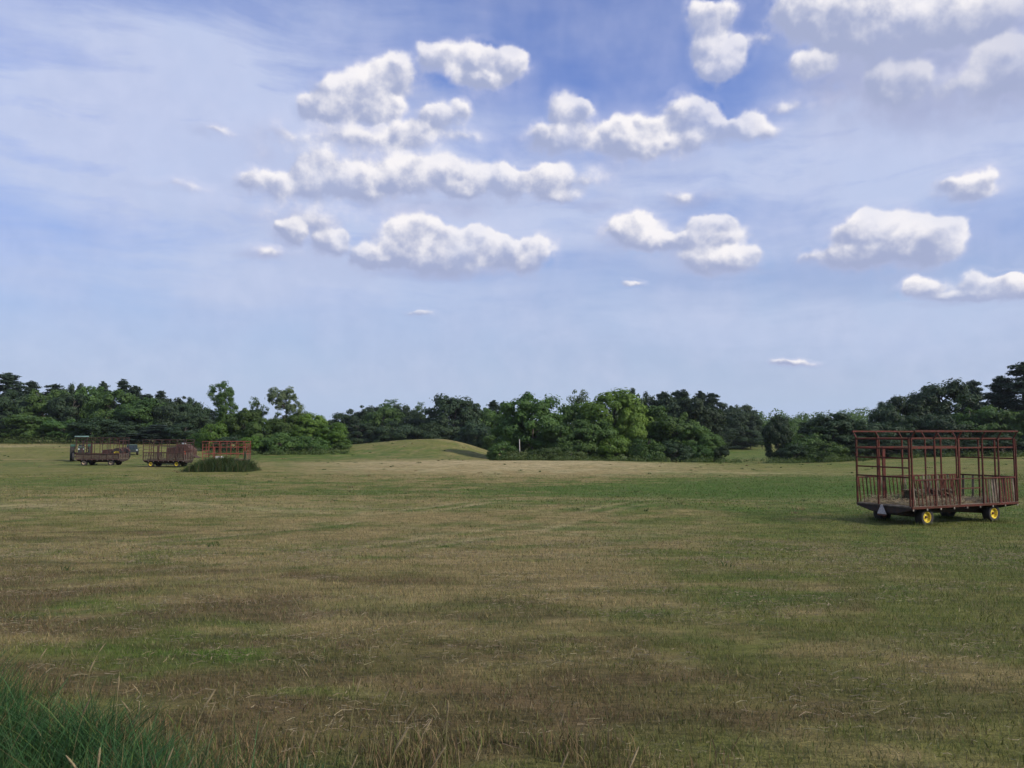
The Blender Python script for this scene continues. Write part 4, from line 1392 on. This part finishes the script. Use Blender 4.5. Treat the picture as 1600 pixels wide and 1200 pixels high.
def wagon(loc, rz, label, L, W, deck, H, posts, door, paint, rim_mat, panel=0.98, flare=.17, group=None, slats=True, sign=True, lower_fill=False):
    """local x runs along the wagon from its rear end, y across from the near side, z up from the ground"""
    o = thing('hay_wagon', loc, label, 'wagon', rz, group)
    pm = M[paint]
    rs = random.Random(int(abs(loc[0]) * 10))
    # floor planks run lengthwise
    n = 9
    pw = W / n
    for i in range(n):
        MB().box((L / 2, pw * (i + .5), deck - .022 + rs.uniform(-.004, .004)), (L - rs.uniform(0, .03), pw - .012, .044)).build('plank', M['wood'], o, bevel=.004)
    # sills and cross beams
    for y in (W * .30, W * .70):
        MB().box((L / 2, y, deck - .27), (L - .3, .10, .20)).build('sill_beam', M['frame'], o, bevel=.005)
    nb = 9
    for i in range(nb):
        x = .06 + (L - .12) * i / (nb - 1)
        bm_ = MB()
        if i in (0, nb - 1):
            # end beams taper towards their tips
            bm_.add([(x - .05, .01, deck - .044), (x - .05, W - .01, deck - .044), (x - .05, W - .01, deck - .12), (x - .05, W * .72, deck - .30), (x - .05, W * .28, deck - .30), (x - .05, .01, deck - .12),
                     (x + .05, .01, deck - .044), (x + .05, W - .01, deck - .044), (x + .05, W - .01, deck - .12), (x + .05, W * .72, deck - .30), (x + .05, W * .28, deck - .30), (x + .05, .01, deck - .12)],
                    [(0, 1, 2, 3, 4, 5), (11, 10, 9, 8, 7, 6), (0, 6, 7, 1), (1, 7, 8, 2), (2, 8, 9, 3), (3, 9, 10, 4), (4, 10, 11, 5), (5, 11, 6, 0)])
        else:
            bm_.box((x, W / 2, deck - .105), (.07, W - .04, .12))
        b = bm_.build('cross_beam', M['frame'], o)
        for y in (-.012, W + .012):
            MB().box((x, y, deck - .13), (.055, .03, .075)).build('beam_end', M['pale_bolt'], b, bevel=.006)
    for y in (.0, W):
        MB().box((L / 2, y, deck - .055), (L, .05, .085)).build('side_rail', pm, o, bevel=.006)
    for x in (-.0, L):
        MB().box((x, W / 2, deck - .030), (.04, W - .06, .05)).build('end_board', M['wood'], o, bevel=.005)
    # racks on the two long sides: each leans out at the top
    t = .052
    for s, y in ((-1, .0), (1, W)):
        fl = s * flare
        xs = posts
        for i, x in enumerate(xs):
            hv = H - .26
            pb = MB()
            pb.box((x, y, deck + hv / 2), (t * 1.05, t, hv))
            pb.bar((x, y, deck + hv - .01), (x, y + fl, deck + H), t, t * .8, up=(1, 0, 0))
            pb.build('post', pm, o, bevel=.004)
        yo = y - s * .028
        for z in (H - .28, H - .64):
            MB().bar((xs[0], yo, deck + z), (xs[-1], yo, deck + z), .032, .055).build('rail', pm, o, bevel=.004)
        MB().bar((xs[0] - .03, y + fl, deck + H), (xs[-1] + .03, y + fl, deck + H), .055, .065).build('top_rail', pm, o, bevel=.006)
        for i in range(len(xs) - 1):
            a, b = xs[i], xs[i + 1]
            if i == door and s < 0:
                MB().bar((a, yo, deck + panel * .62), (b, yo, deck + panel * .62), .028, .04).build('rail', pm, o, bevel=.004)
                MB().bar((a, yo, deck + panel), (b, yo, deck + panel), .028, .035).build('rail', pm, o, bevel=.004)
                continue
            MB().bar((a, y + s * .018, deck + panel), (b, y + s * .018, deck + panel), .05, .055).build('rail', pm, o, bevel=.005)
            if slats:
                ns = 6 if b - a > .9 and i < door else (6 if i > door else 5)
                for k in range(ns):
                    xx = a + (b - a) * (k + .5) / ns
                    sl = rs.uniform(.02, .07)
                    MB().bar((xx + .04, y - s * .02, deck), (xx - .06, y - s * (.02), deck + panel), (.050 if i < door else .085) if sign else .06, .022, up=(0, 1, 0)).build('slat', (M['wood'] if rs.random() < .30 else pm) if sign else M['dark_wood'], o, bevel=.003)
            if lower_fill:
                for k in range(4):
                    MB().box(((a + b) / 2, y - s * .035, deck + .03 + (k + .5) * panel / 4.3), (b - a, .02, panel / 4.3 - .015)).build('slat', M['dark_wood'], o)
    # the two ends
    for e_, x in ((0, -.01), (1, L + .01)):
        yy = [.03, W * .36, W * .64, W - .03] if e_ else [.05, W * .58, W - .05]
        for y in yy:
            hh = H - .24 if e_ == 0 else H - .30
            MB().box((x, y, deck + hh / 2), (t, t * 1.1, hh)).build('post', pm, o, bevel=.004)
        zs = [H - .30, H - .66, H - 1.02, H - 1.38, H - 1.74] if e_ == 0 else [H - .32, H - 1.1, panel]
        for z in zs:
            if z > .2:
                MB().bar((x - .02, .03, deck + z), (x - .02, W - .03, deck + z), .034, .055).build('rail', pm, o, bevel=.004)
        if e_ == 1:
            for k in range(6):
                MB().bar((x, .15 + k * (W - .3) / 5, deck), (x, .12 + k * (W - .3) / 5, deck + panel), .10, .02, up=(1, 0, 0)).build('slat', M['wood'], o, bevel=.003)
    # broad red upright standing inside the rear part
    MB().box((L * .16, W * .80, deck + (H - .62) / 2), (.16, .05, H - .62)).build('upright_board', pm, o, bevel=.005)
    # running gear
    r = .36
    for x in (L * .17, L * .80):
        MB().box((x, W / 2, r + .02), (.12, W - .75, .12)).build('axle', M['frame'], o, bevel=.01)
        MB().box((x, W / 2, deck - .36 - .02), (.14, W * .66, .10)).build('bolster', M['frame'], o, bevel=.01)
        for y in (W * .30, W * .70):
            MB().box((x, y, (r + deck - .37) / 2 + .02), (.09, .09, max(.05, deck - .37 - r + .1))).build('bolster_post', M['frame'], o)
        for s, y in ((-1, .32), (1, W - .32)):
            wheel(o, (x, y, r), r, .33, rim_mat, s)
    MB().tube([(L * .17, W / 2, r + .06), (L * .80, W / 2, r + .06)], .05, 8).build('reach_pole', M['frame'], o, True)
    for s in (-1, 1):
        MB().tube([(L * .80, W / 2 + s * .75, r), (L * .56, W / 2, r + .06)], .03, 6).build('brace', M['dull_red'], o, True)
    if sign:
        sg = MB()
        a = .21
        yc, zc = W * .50, deck - .36
        sg.add([(-.10, yc - a, zc), (-.10, yc + a, zc), (-.10, yc + .03, zc + .36), (-.10, yc - .03, zc + .36), (-.085, yc - a, zc), (-.085, yc + a, zc), (-.085, yc + .03, zc + .36), (-.085, yc - .03, zc + .36)],
               [(0, 1, 2, 3), (7, 6, 5, 4), (0, 4, 5, 1), (1, 5, 6, 2), (2, 6, 7, 3), (3, 7, 4, 0)])
        s_ = sg.build('warning_triangle', M['grey_sign'], o)
        MB().box((-.060, yc, zc + .14), (.045, .10, .30)).build('bracket', M['frame'], s_)
        MB().box((-.095, yc, zc - .035), (.02, a * 1.9, .055)).build('rim_strip', M['hub'], s_)
    return o


def px_on_line(px, a, b):
    k = (px - CX) / F
    return (k * a[1] - a[0]) / ((b[0] - a[0]) - k * (b[1] - a[1]))


# right-hand wagon: near rear corner at 30 m
A = np.array([(1420 - CX) / F * 30.0, 30.0])
B = np.array([(1585 - CX) / F * 32.5, 32.5])
LEN = float(np.linalg.norm(B - A))
ANG = math.atan2(B[1] - A[1], B[0] - A[0])
posts = [float(px_on_line(px, A, B) * LEN) for px in (1422, 1458, 1495, 1532, 1557, 1581.5)]
zA = gz(A[0] + 2, A[1] + 2)
W1 = wagon((A[0], A[1], zA - .02), ANG, 'red open-frame hay wagon with yellow wheel rims standing alone on the right', LEN, 2.55, .80, 2.82, posts, 2, 'red', M['yellow'])


def in_wagon(root, p):
    c, s = math.cos(root.rotation_euler.z), math.sin(root.rotation_euler.z)
    l = root.location
    return (l.x + p[0] * c - p[1] * s, l.y + p[0] * s + p[1] * c, l.z + p[2])


def wheel_grass():  # longer tufts added round the wheels to give them contact shade
    X, Y = [], []
    for ch in W1.children:
        if ch.name.startswith('wheel'):
            wx, wy, _ = in_wagon(W1, ch.location)
            n = 420
            X.append(wx + RNG.normal(0, .26, n))
            Y.append(wy + RNG.normal(0, .26, n))
    x, y = np.concatenate(X), np.concatenate(Y)
    t = jitter(tone(x, y) * .6 + np.array([0.050, 0.080, 0.024]) * .4, .35)
    me = blades('wheel_grass', x, y, .07 + .16 * RNG.random(len(x)), .014 + .01 * RNG.random(len(x)), t, .7, 2)
    tag(link('wheel_grass', me), 'longer grass added for contact shade round the wheels of the right-hand wagon', None, None, 'stuff')


def field_weeds():
    nc = 520
    cx, cy = wedge(nc, 14, 150, .68)
    per = 16
    sp = .05 + .12 * RNG.random(nc)
    x = np.repeat(cx, per) + RNG.normal(0, 1, nc * per) * np.repeat(sp, per)
    y = np.repeat(cy, per) + RNG.normal(0, 1, nc * per) * np.repeat(sp, per)
    t = np.tile(np.array([[0.046, 0.080, 0.022]]), (len(x), 1))
    dry = np.repeat(RNG.random(nc) < .35, per)
    t[dry] = (0.20, 0.16, 0.08)
    h = np.repeat(.06 + .16 * RNG.random(nc) ** 2, per) * (.5 + .6 * RNG.random(len(x)))
    me = blades('weeds', x, y, h, .010 + .0007 * y, jitter(t, .35), .9, 2)
    tag(link('field_weeds', me), 'scattered weeds and missed tufts standing in the mown field', None, None, 'stuff')


def hay(name, root, boxes, n, label, seed, tonec, kind=None, cat=None, wd=.006):
    """strands of hay filling soft boxes (cx,cy,cz,sx,sy,sz) in wagon coordinates"""
    rng = np.random.default_rng(seed)
    B_ = np.array(boxes, float)
    vol = B_[:, 3] * B_[:, 4]
    k = rng.choice(len(B_), n, p=vol / vol.sum())
    u = rng.random((n, 3)) * 2 - 1
    P = B_[k, :3] + u * B_[k, 3:] / 2
    a = rng.random(n) * 6.28
    Ls = .08 + .14 * rng.random(n)
    D = np.stack([np.cos(a) * Ls, np.sin(a) * Ls, rng.normal(0, .35, n) * Ls], -1)
    c, s = math.cos(root.rotation_euler.z), math.sin(root.rotation_euler.z)
    Rm = np.array([[c, -s, 0], [s, c, 0], [0, 0, 1]])
    P, D = P @ Rm.T, D @ Rm.T
    S_ = np.cross(D, unit(n, rng))
    S_ /= np.linalg.norm(S_, axis=1, keepdims=True) + 1e-9
    S_ *= wd
    V = np.stack([P - S_, P + D - S_, P + D + S_, P + S_], 1)
    t = jitter(np.tile(np.array([tonec]), (n, 1)), .35)
    me = np_mesh(name, V.reshape(-1, 3), [(np.arange(n) * 4)[:, None] + np.arange(4)[None]], M['blade'], {'tone': np.repeat(t, 4, 0)})
    ob = link(name, me)
    ob.location = root.location
    return tag(ob, label, cat, None, kind)


wheel_grass()
field_weeds()
hay('loose_hay', W1, [(1.6, 1.0, .84, 2.8, 1.7, .10), (4.2, 1.1, .84, 2.8, 1.9, .10), (.8, 1.9, .86, 1.4, 1.0, .16), (4.9, .6, .86, 1.4, .8, .18), (3.1, .35, .83, 1.2, .5, .07), (2.9, 1.9, .88, 1.6, .8, .2), (1.3, .16, .88, 2.4, .25, .22), (5.0, .18, .9, 1.7, .3, .26), (2.0, 2.3, .92, 3.6, .4, .3)], 9000,
    'thin layer of old hay left on the floor of the right-hand wagon', 5, (0.30, 0.245, 0.150), 'stuff')


def bale(root, c, size, rz, label, seed, tonec):
    o = thing('hay_bale', in_wagon(root, c), label, 'hay bale', root.rotation_euler.z + rz)
    rng = np.random.default_rng(seed)
    mat_, t, out_ = new_mat('bale_hay')
    tcn = t.n('ShaderNodeTexCoord')
    n1 = t.noise(tcn.outputs['Object'], 14, 6, .7)
    bs = t.n('ShaderNodeBsdfPrincipled')
    t.link(t.mix(n1, tuple(v * .45 for v in tonec), tonec), bs.inputs['Base Color'])
    bs.inputs['Roughness'].default_value = .95
    t.link(bs.outputs[0], out_.inputs[0])
    # uneven pressed block
    import bmesh
    bm = bmesh.new()
    bmesh.ops.create_cube(bm, size=1)
    bmesh.ops.subdivide_edges(bm, edges=bm.edges[:], cuts=6, use_grid_fill=True)
    for v in bm.verts:
        v.co.x *= size[0]
        v.co.y *= size[1]
        v.co.z = (v.co.z + .5) * size[2]
        v.co += Vector(rng.normal(0, .022, 3))
    me = bpy.data.meshes.new('block')
    bm.to_mesh(me)
    bm.free()
    me.materials.append(mat_)
    link('block', me, o)
    n = 900
    P = (rng.random((n, 3)) - .5)
    ax = rng.integers(0, 3, n)
    P[np.arange(n), ax] = np.sign(P[np.arange(n), ax]) * .5
    P = P * np.array(size) + np.array([0, 0, size[2] / 2])
    D = unit(n, rng) * (.06 + .1 * rng.random((n, 1)))
    S_ = np.cross(D, unit(n, rng))
    S_ = S_ / np.linalg.norm(S_, axis=1, keepdims=True) * .006
    V = np.stack([P - S_, P + D - S_, P + D + S_, P + S_], 1)
    t2 = jitter(np.tile(np.array([tonec]), (n, 1)), .4)
    me = np_mesh('loose_ends', V.reshape(-1, 3), [(np.arange(n) * 4)[:, None] + np.arange(4)[None]], M['blade'], {'tone': np.repeat(t2, 4, 0)})
    l = link('loose_ends', me, o)
    l['kind'] = 'stuff'
    for y in (-.18, .18):
        MB().box((0, y * size[1] / .45, size[2] / 2), (size[0] + .05, .012, size[2] + .05)).build('twine', M['wood'], o)
    return o


bale(W1, (2.35, 1.75, .80), (.95, .48, .46), .3, 'dark greenish hay bale lying near the middle of the right-hand wagon floor', 31, (0.085, 0.082, 0.042))
bale(W1, (4.15, 1.95, .80), (.8, .46, .42), -.5, 'brown hay bale beyond the doorway of the right-hand wagon', 32, (0.12, 0.085, 0.05))

# left-hand wagons
pp = [0, .9, 1.8, 2.7, 3.5, 4.25, 4.85]
p = at_depth(118, 726, 92)
W2 = wagon((p[0], 92, gz(p[0] + 2, 93) - .02), R(2), 'dull red hay wagon furthest left, in front of the green tractor', 4.85, 2.5, .78, 2.75 - .35, pp, 9, 'dull_red', M['cream'], panel=.58, slats=False, sign=False, lower_fill=True, group='hay wagons parked on the left')
p = at_depth(223, 729, 88)
W3 = wagon((p[0], 88, gz(p[0] + 2, 89) - .02), R(-3), 'brownish hay wagon with yellow wheel rims in front of the brown baler', 4.6, 2.3, .78, 2.2, [0, .9, 1.8, 2.7, 3.7, 4.6], 9, 'dull_red', M['yellow'], panel=.8, slats=True, sign=False, group='hay wagons parked on the left')
p = at_depth(316, 727, 90)
W4 = wagon((p[0], 90, gz(p[0] + 2, 91) - .02), R(4), 'brightest orange-red hay wagon half hidden behind the clump of tall grass', 4.7, 2.3, .78, 2.0, [0, 1.15, 2.0, 3.1, 3.9, 4.65], 1, 'orange_red', M['yellow'], panel=.62, slats=False, sign=False, group='hay wagons parked on the left')
hay('loose_hay', W2, [(2.4, 1.2, .85, 4.4, 2.0, .16)], 2500, 'old hay on the floor of the leftmost wagon', 6, (0.16, 0.13, 0.085), 'stuff', wd=.015)
hay('loose_hay', W3, [(2.0, 1.2, .84, 3.6, 1.9, .12)], 1800, 'old hay on the floor of the wagon before the baler', 7, (0.15, 0.13, 0.08), 'stuff', wd=.015)
# white sack on the orange wagon
sk = thing('sack', in_wagon(W4, (1.75, .25, .80)), 'white sack lying on the near edge of the orange-red wagon', 'sack', .2)
sm = MB()
sm.lathe([(-.42, .05), (-.40, .13), (-.2, .20), (.1, .21), (.34, .16), (.42, .07), (.47, .10), (.49, .02)], 14, 'X', c=(0, 0, .19))
sm.build('bag', M['white'], sk, True)
sk.scale = (1, .9, .95)

# ------------------------------------------------------------------ tractor, machine, truck, baler, post
def tractor(loc, rz, label, canopy=True, k=1.0, rear_rim='yellow', paint='green_paint'):
    """local x forward"""
    o = thing('tractor', loc, label, 'tractor', rz)
    o.scale = (k, k, k)
    g = M[paint]
    MB().prism([(-.3, .75), (2.35, .72), (2.4, 1.0), (2.3, 1.42), (1.0, 1.52), (.9, 1.0), (-.3, 1.0)], -.30, .30).build('hood', g, o, bevel=.04)
    MB().box((2.385, 0, 1.08), (.04, .5, .55)).build('grille', M['black'], o)
    MB().box((.9, 0, .72), (2.6, .42, .34)).build('engine_block', M['black'], o, bevel=.03)
    MB().tube([(1.55, .18, 1.45), (1.55, .18, 2.15)], .035, 8).build('exhaust_pipe', M['black'], o)
    MB().prism([(-.28, 1.05), (.22, 1.05), (.22, 1.15), (-.2, 1.17), (-.30, 1.62), (-.38, 1.6)], -.24, .24).build('seat', M['black'], o, bevel=.02)
    sw = MB().tube([(.95, 0, 1.35), (.62, 0, 1.62)], .02, 6)
    sw.lathe([(-.015, .17), (.015, .17), (.015, .20), (-.015, .20)], 16, 'X', c=(.60, 0, 1.64), closed=True)
    sw.build('steering_wheel', M['black'], o)
    MB().box((0.1, 0, .75), (.18, 1.9, .18)).build('axle', M['black'], o)
    MB().box((2.0, 0, .45), (.12, 1.4, .12)).build('axle', M['black'], o)
    for s in (-1, 1):
        f = MB()
        pr = [(-.75, 1.25), (-.55, 1.52), (-.2, 1.66), (.2, 1.64), (.5, 1.48), (.5, 1.44), (.2, 1.59), (-.2, 1.61), (-.52, 1.47), (-.72, 1.21)]
        f.prism(pr, s * .55, s * .98)
        f.build('fender', g, o)
        wheel(o, (0, s * .80, .80), .80, .42, M[rear_rim], s, .46, 18)
        wheel(o, (2.0, s * .70, .42), .42, .22, M['yellow'], s, .24, 0)
        MB().lathe([(0, .07), (.05, .08), (.06, .02)], 10, 'X', c=(2.38, s * .22, 1.2)).build('headlight', M['pale_metal'], o)
    if canopy:
        for x, y in ((-.55, -.5), (-.55, .5), (.55, -.45), (.55, .45)):
            MB().tube([(x, y, 1.3 if x > 0 else 1.2), (x, y, 2.38)], .03, 6).build('canopy_post', M['black'], o)
        MB().prism([(-.85, 2.38), (.85, 2.38), (.88, 2.44), (.75, 2.52), (-.75, 2.52), (-.88, 2.44)], -.65, .65).build('canopy', M['teal'], o, bevel=.03)
    return o


pt = at_depth(118, 707, 104)
kt = (at_depth(130, 681, 104)[2] - gz(pt[0], 104)) / 2.52
pt = at_depth(127, 707, 104)
tractor((pt[0], 104, gz(pt[0], 104)), R(-62), 'green tractor with a teal canopy behind the leftmost wagon', True, kt)
pt = at_depth(186, 707, 104)
tractor((pt[0], 104.5, gz(pt[0], 104.5)), R(176), 'dark tractor with a yellow wheel at the right end of the leftmost wagon', False, 1.0, 'yellow', 'dull_red')


def truck(loc, rz, label):
    o = thing('pickup_truck', loc, label, 'truck', rz)
    m_ = M['truck']
    MB().prism([(-1.7, .42), (1.75, .42), (1.8, .55), (1.78, .88), (.85, .96), (.85, .90), (-1.7, .92), (-1.74, .6)], -.80, .80).build('body', m_, o, bevel=.05)
    MB().prism([(-.62, .92), (.72, .94), (.38, 1.44), (-.5, 1.46)], -.70, .70).build('cab', m_, o, bevel=.04)
    MB().box((-.06, 0, 1.475), (.98, 1.36, .05)).build('roof', M['teal'], o, bevel=.015)
    ws = MB().add([(.735, -.62, .98), (.735, .62, .98), (.425, .60, 1.40), (.425, -.60, 1.40), (.72, -.62, .97), (.72, .62, .97), (.41, .60, 1.39), (.41, -.60, 1.39)],
                  [(0, 1, 2, 3), (7, 6, 5, 4), (0, 4, 5, 1), (1, 5, 6, 2), (2, 6, 7, 3), (3, 7, 4, 0)])
    ws.build('windshield', M['glass'], o)
    for s in (-1, 1):
        d = MB().box((.06, s * .803, .70), (.92, .02, .42)).build('door', m_, o, bevel=.006)
        MB().box((-.28, s * .82, .82), (.12, .02, .03)).build('handle', M['pale_metal'], d)
        MB().prism([(-.40, .98), (.52, .98), (.34, 1.36), (-.36, 1.38)], s * .70, s * .712).build('side_window', M['glass'], o)
        MB().box((1.795, s * .56, .74), (.03, .24, .14)).build('headlight', M['pale_metal'], o, bevel=.01)
        for x in (-1.1, 1.15):
            wheel(o, (x, s * .72, .33), .33, .2, M['pale_metal'], s, .19)
        MB().box((.62, s * .90, 1.0), (.08, .16, .12)).build('mirror', M['black'], o)
    MB().box((1.83, 0, .48), (.08, 1.6, .14)).build('bumper', M['black'], o, bevel=.02)
    MB().box((1.80, 0, .74), (.02, .8, .14)).build('grille', M['black'], o)
    return o


pt = at_depth(206, 710, 118)
truck((pt[0], 118, gz(pt[0], 118)), R(-62), 'small dark green pickup truck with a pale roof between the two left wagons')


def baler(loc, rz, label):
    o = thing('hay_baler', loc, label, 'baler', rz)
    m_ = M['brown_paint']
    MB().prism([(-1.5, .60), (1.0, .55), (1.45, .95), (1.55, 1.75), (1.2, 2.05), (.75, 2.40), (-.2, 2.42), (-.35, 2.12), (-1.5, 2.02), (-1.55, 1.2)], -.75, .75).build('bale_chamber', m_, o, bevel=.04)
    for s in (-1, 1):
        MB().prism([(-1.3, .75), (.85, .75), (1.25, 1.05), (1.3, 1.65), (.75, 2.15), (-.25, 2.2), (-.4, 1.92), (-1.3, 1.85)], s * .76, s * .80).build('side_panel', m_, o, bevel=.01)
        wheel(o, (-.35, s * .98, .42), .42, .30, M['brown_paint'], s, .22)
        for k in range(4):
            MB().bar((-1.0 + k * .6, s * .815, .8), (-1.0 + k * .55, s * .815, 2.05), .05, .03, up=(0, 1, 0)).build('rib', M['frame'], o)
        MB().lathe([(s * .80, .30), (s * .90, .30), (s * .91, .25), (s * .91, .02)], 18, 'Y', c=(.45, 0, 1.35)).build('pulley_cover', m_, o, True)
    MB().box((-.35, 0, .45), (.12, 1.9, .12)).build('axle', M['frame'], o)
    MB().bar((-1.4, 0, .62), (-3.2, .1, .55), .16, .14).build('drawbar', M['frame'], o)
    MB().tube([(.9, -.6, .35), (.9, .6, .35)], .16, 10).build('pickup_reel', M['frame'], o)
    MB().box((.35, -.2, 2.50), (.34, .5, .20)).build('twine_box', M['pale_metal'], o, bevel=.02)
    MB().bar((1.3, 0, 1.2), (2.1, 0, .8), 1.2, .05).build('tailgate', m_, o)
    MB().add([(.55, -.835, 1.22), (.98, -.835, 1.22), (.765, -.835, 1.60), (.55, -.822, 1.22), (.98, -.822, 1.22), (.765, -.822, 1.60)],
             [(0, 1, 2), (5, 4, 3), (0, 3, 4, 1), (1, 4, 5, 2), (2, 5, 3, 0)]).build('warning_triangle', M['orange'], o)
    return o


pt = at_depth(281, 722, 95)
baler((pt[0], 95.5, gz(pt[0], 95.5)), R(-4), 'rusty brown hay baler with an orange warning triangle behind the second wagon')

pt = at_depth(812, 712, 109.5)
po = thing('marker_post', (pt[0], 109.5, gz(pt[0], 109.5) - .1), 'slim white post among the weeds at the left of the copse', 'post')
hp = at_depth(812, 687, 109.5)[2] - po.location.z
MB().tube([(0, 0, 0), (0.01, 0, hp * .5), (-.03, 0, hp)], [.05, .048, .045], 8).build('pole', M['white_post'], po, True)
MB().box((-.03, 0, hp + .03), (.13, .12, .05)).build('cap', M['white_post'], po, bevel=.01)

# ------------------------------------------------------------------ the air
hz_m, hz_t, hz_o = new_mat('haze_air')
pv = hz_t.n('ShaderNodeVolumePrincipled')
pv.inputs['Color'].default_value = (0.80, 0.88, 1.0, 1)
pv.inputs['Density'].default_value = 0.00009
pv.inputs['Anisotropy'].default_value = 0.2
hz_t.link(pv.outputs[0], hz_o.inputs['Volume'])
hz = MB().box((0, 1400, 20), (7400, 4400, 66)).build('haze', hz_m)
tag(hz, 'thin blue summer haze over the field and the woods', None, None, 'stuff')
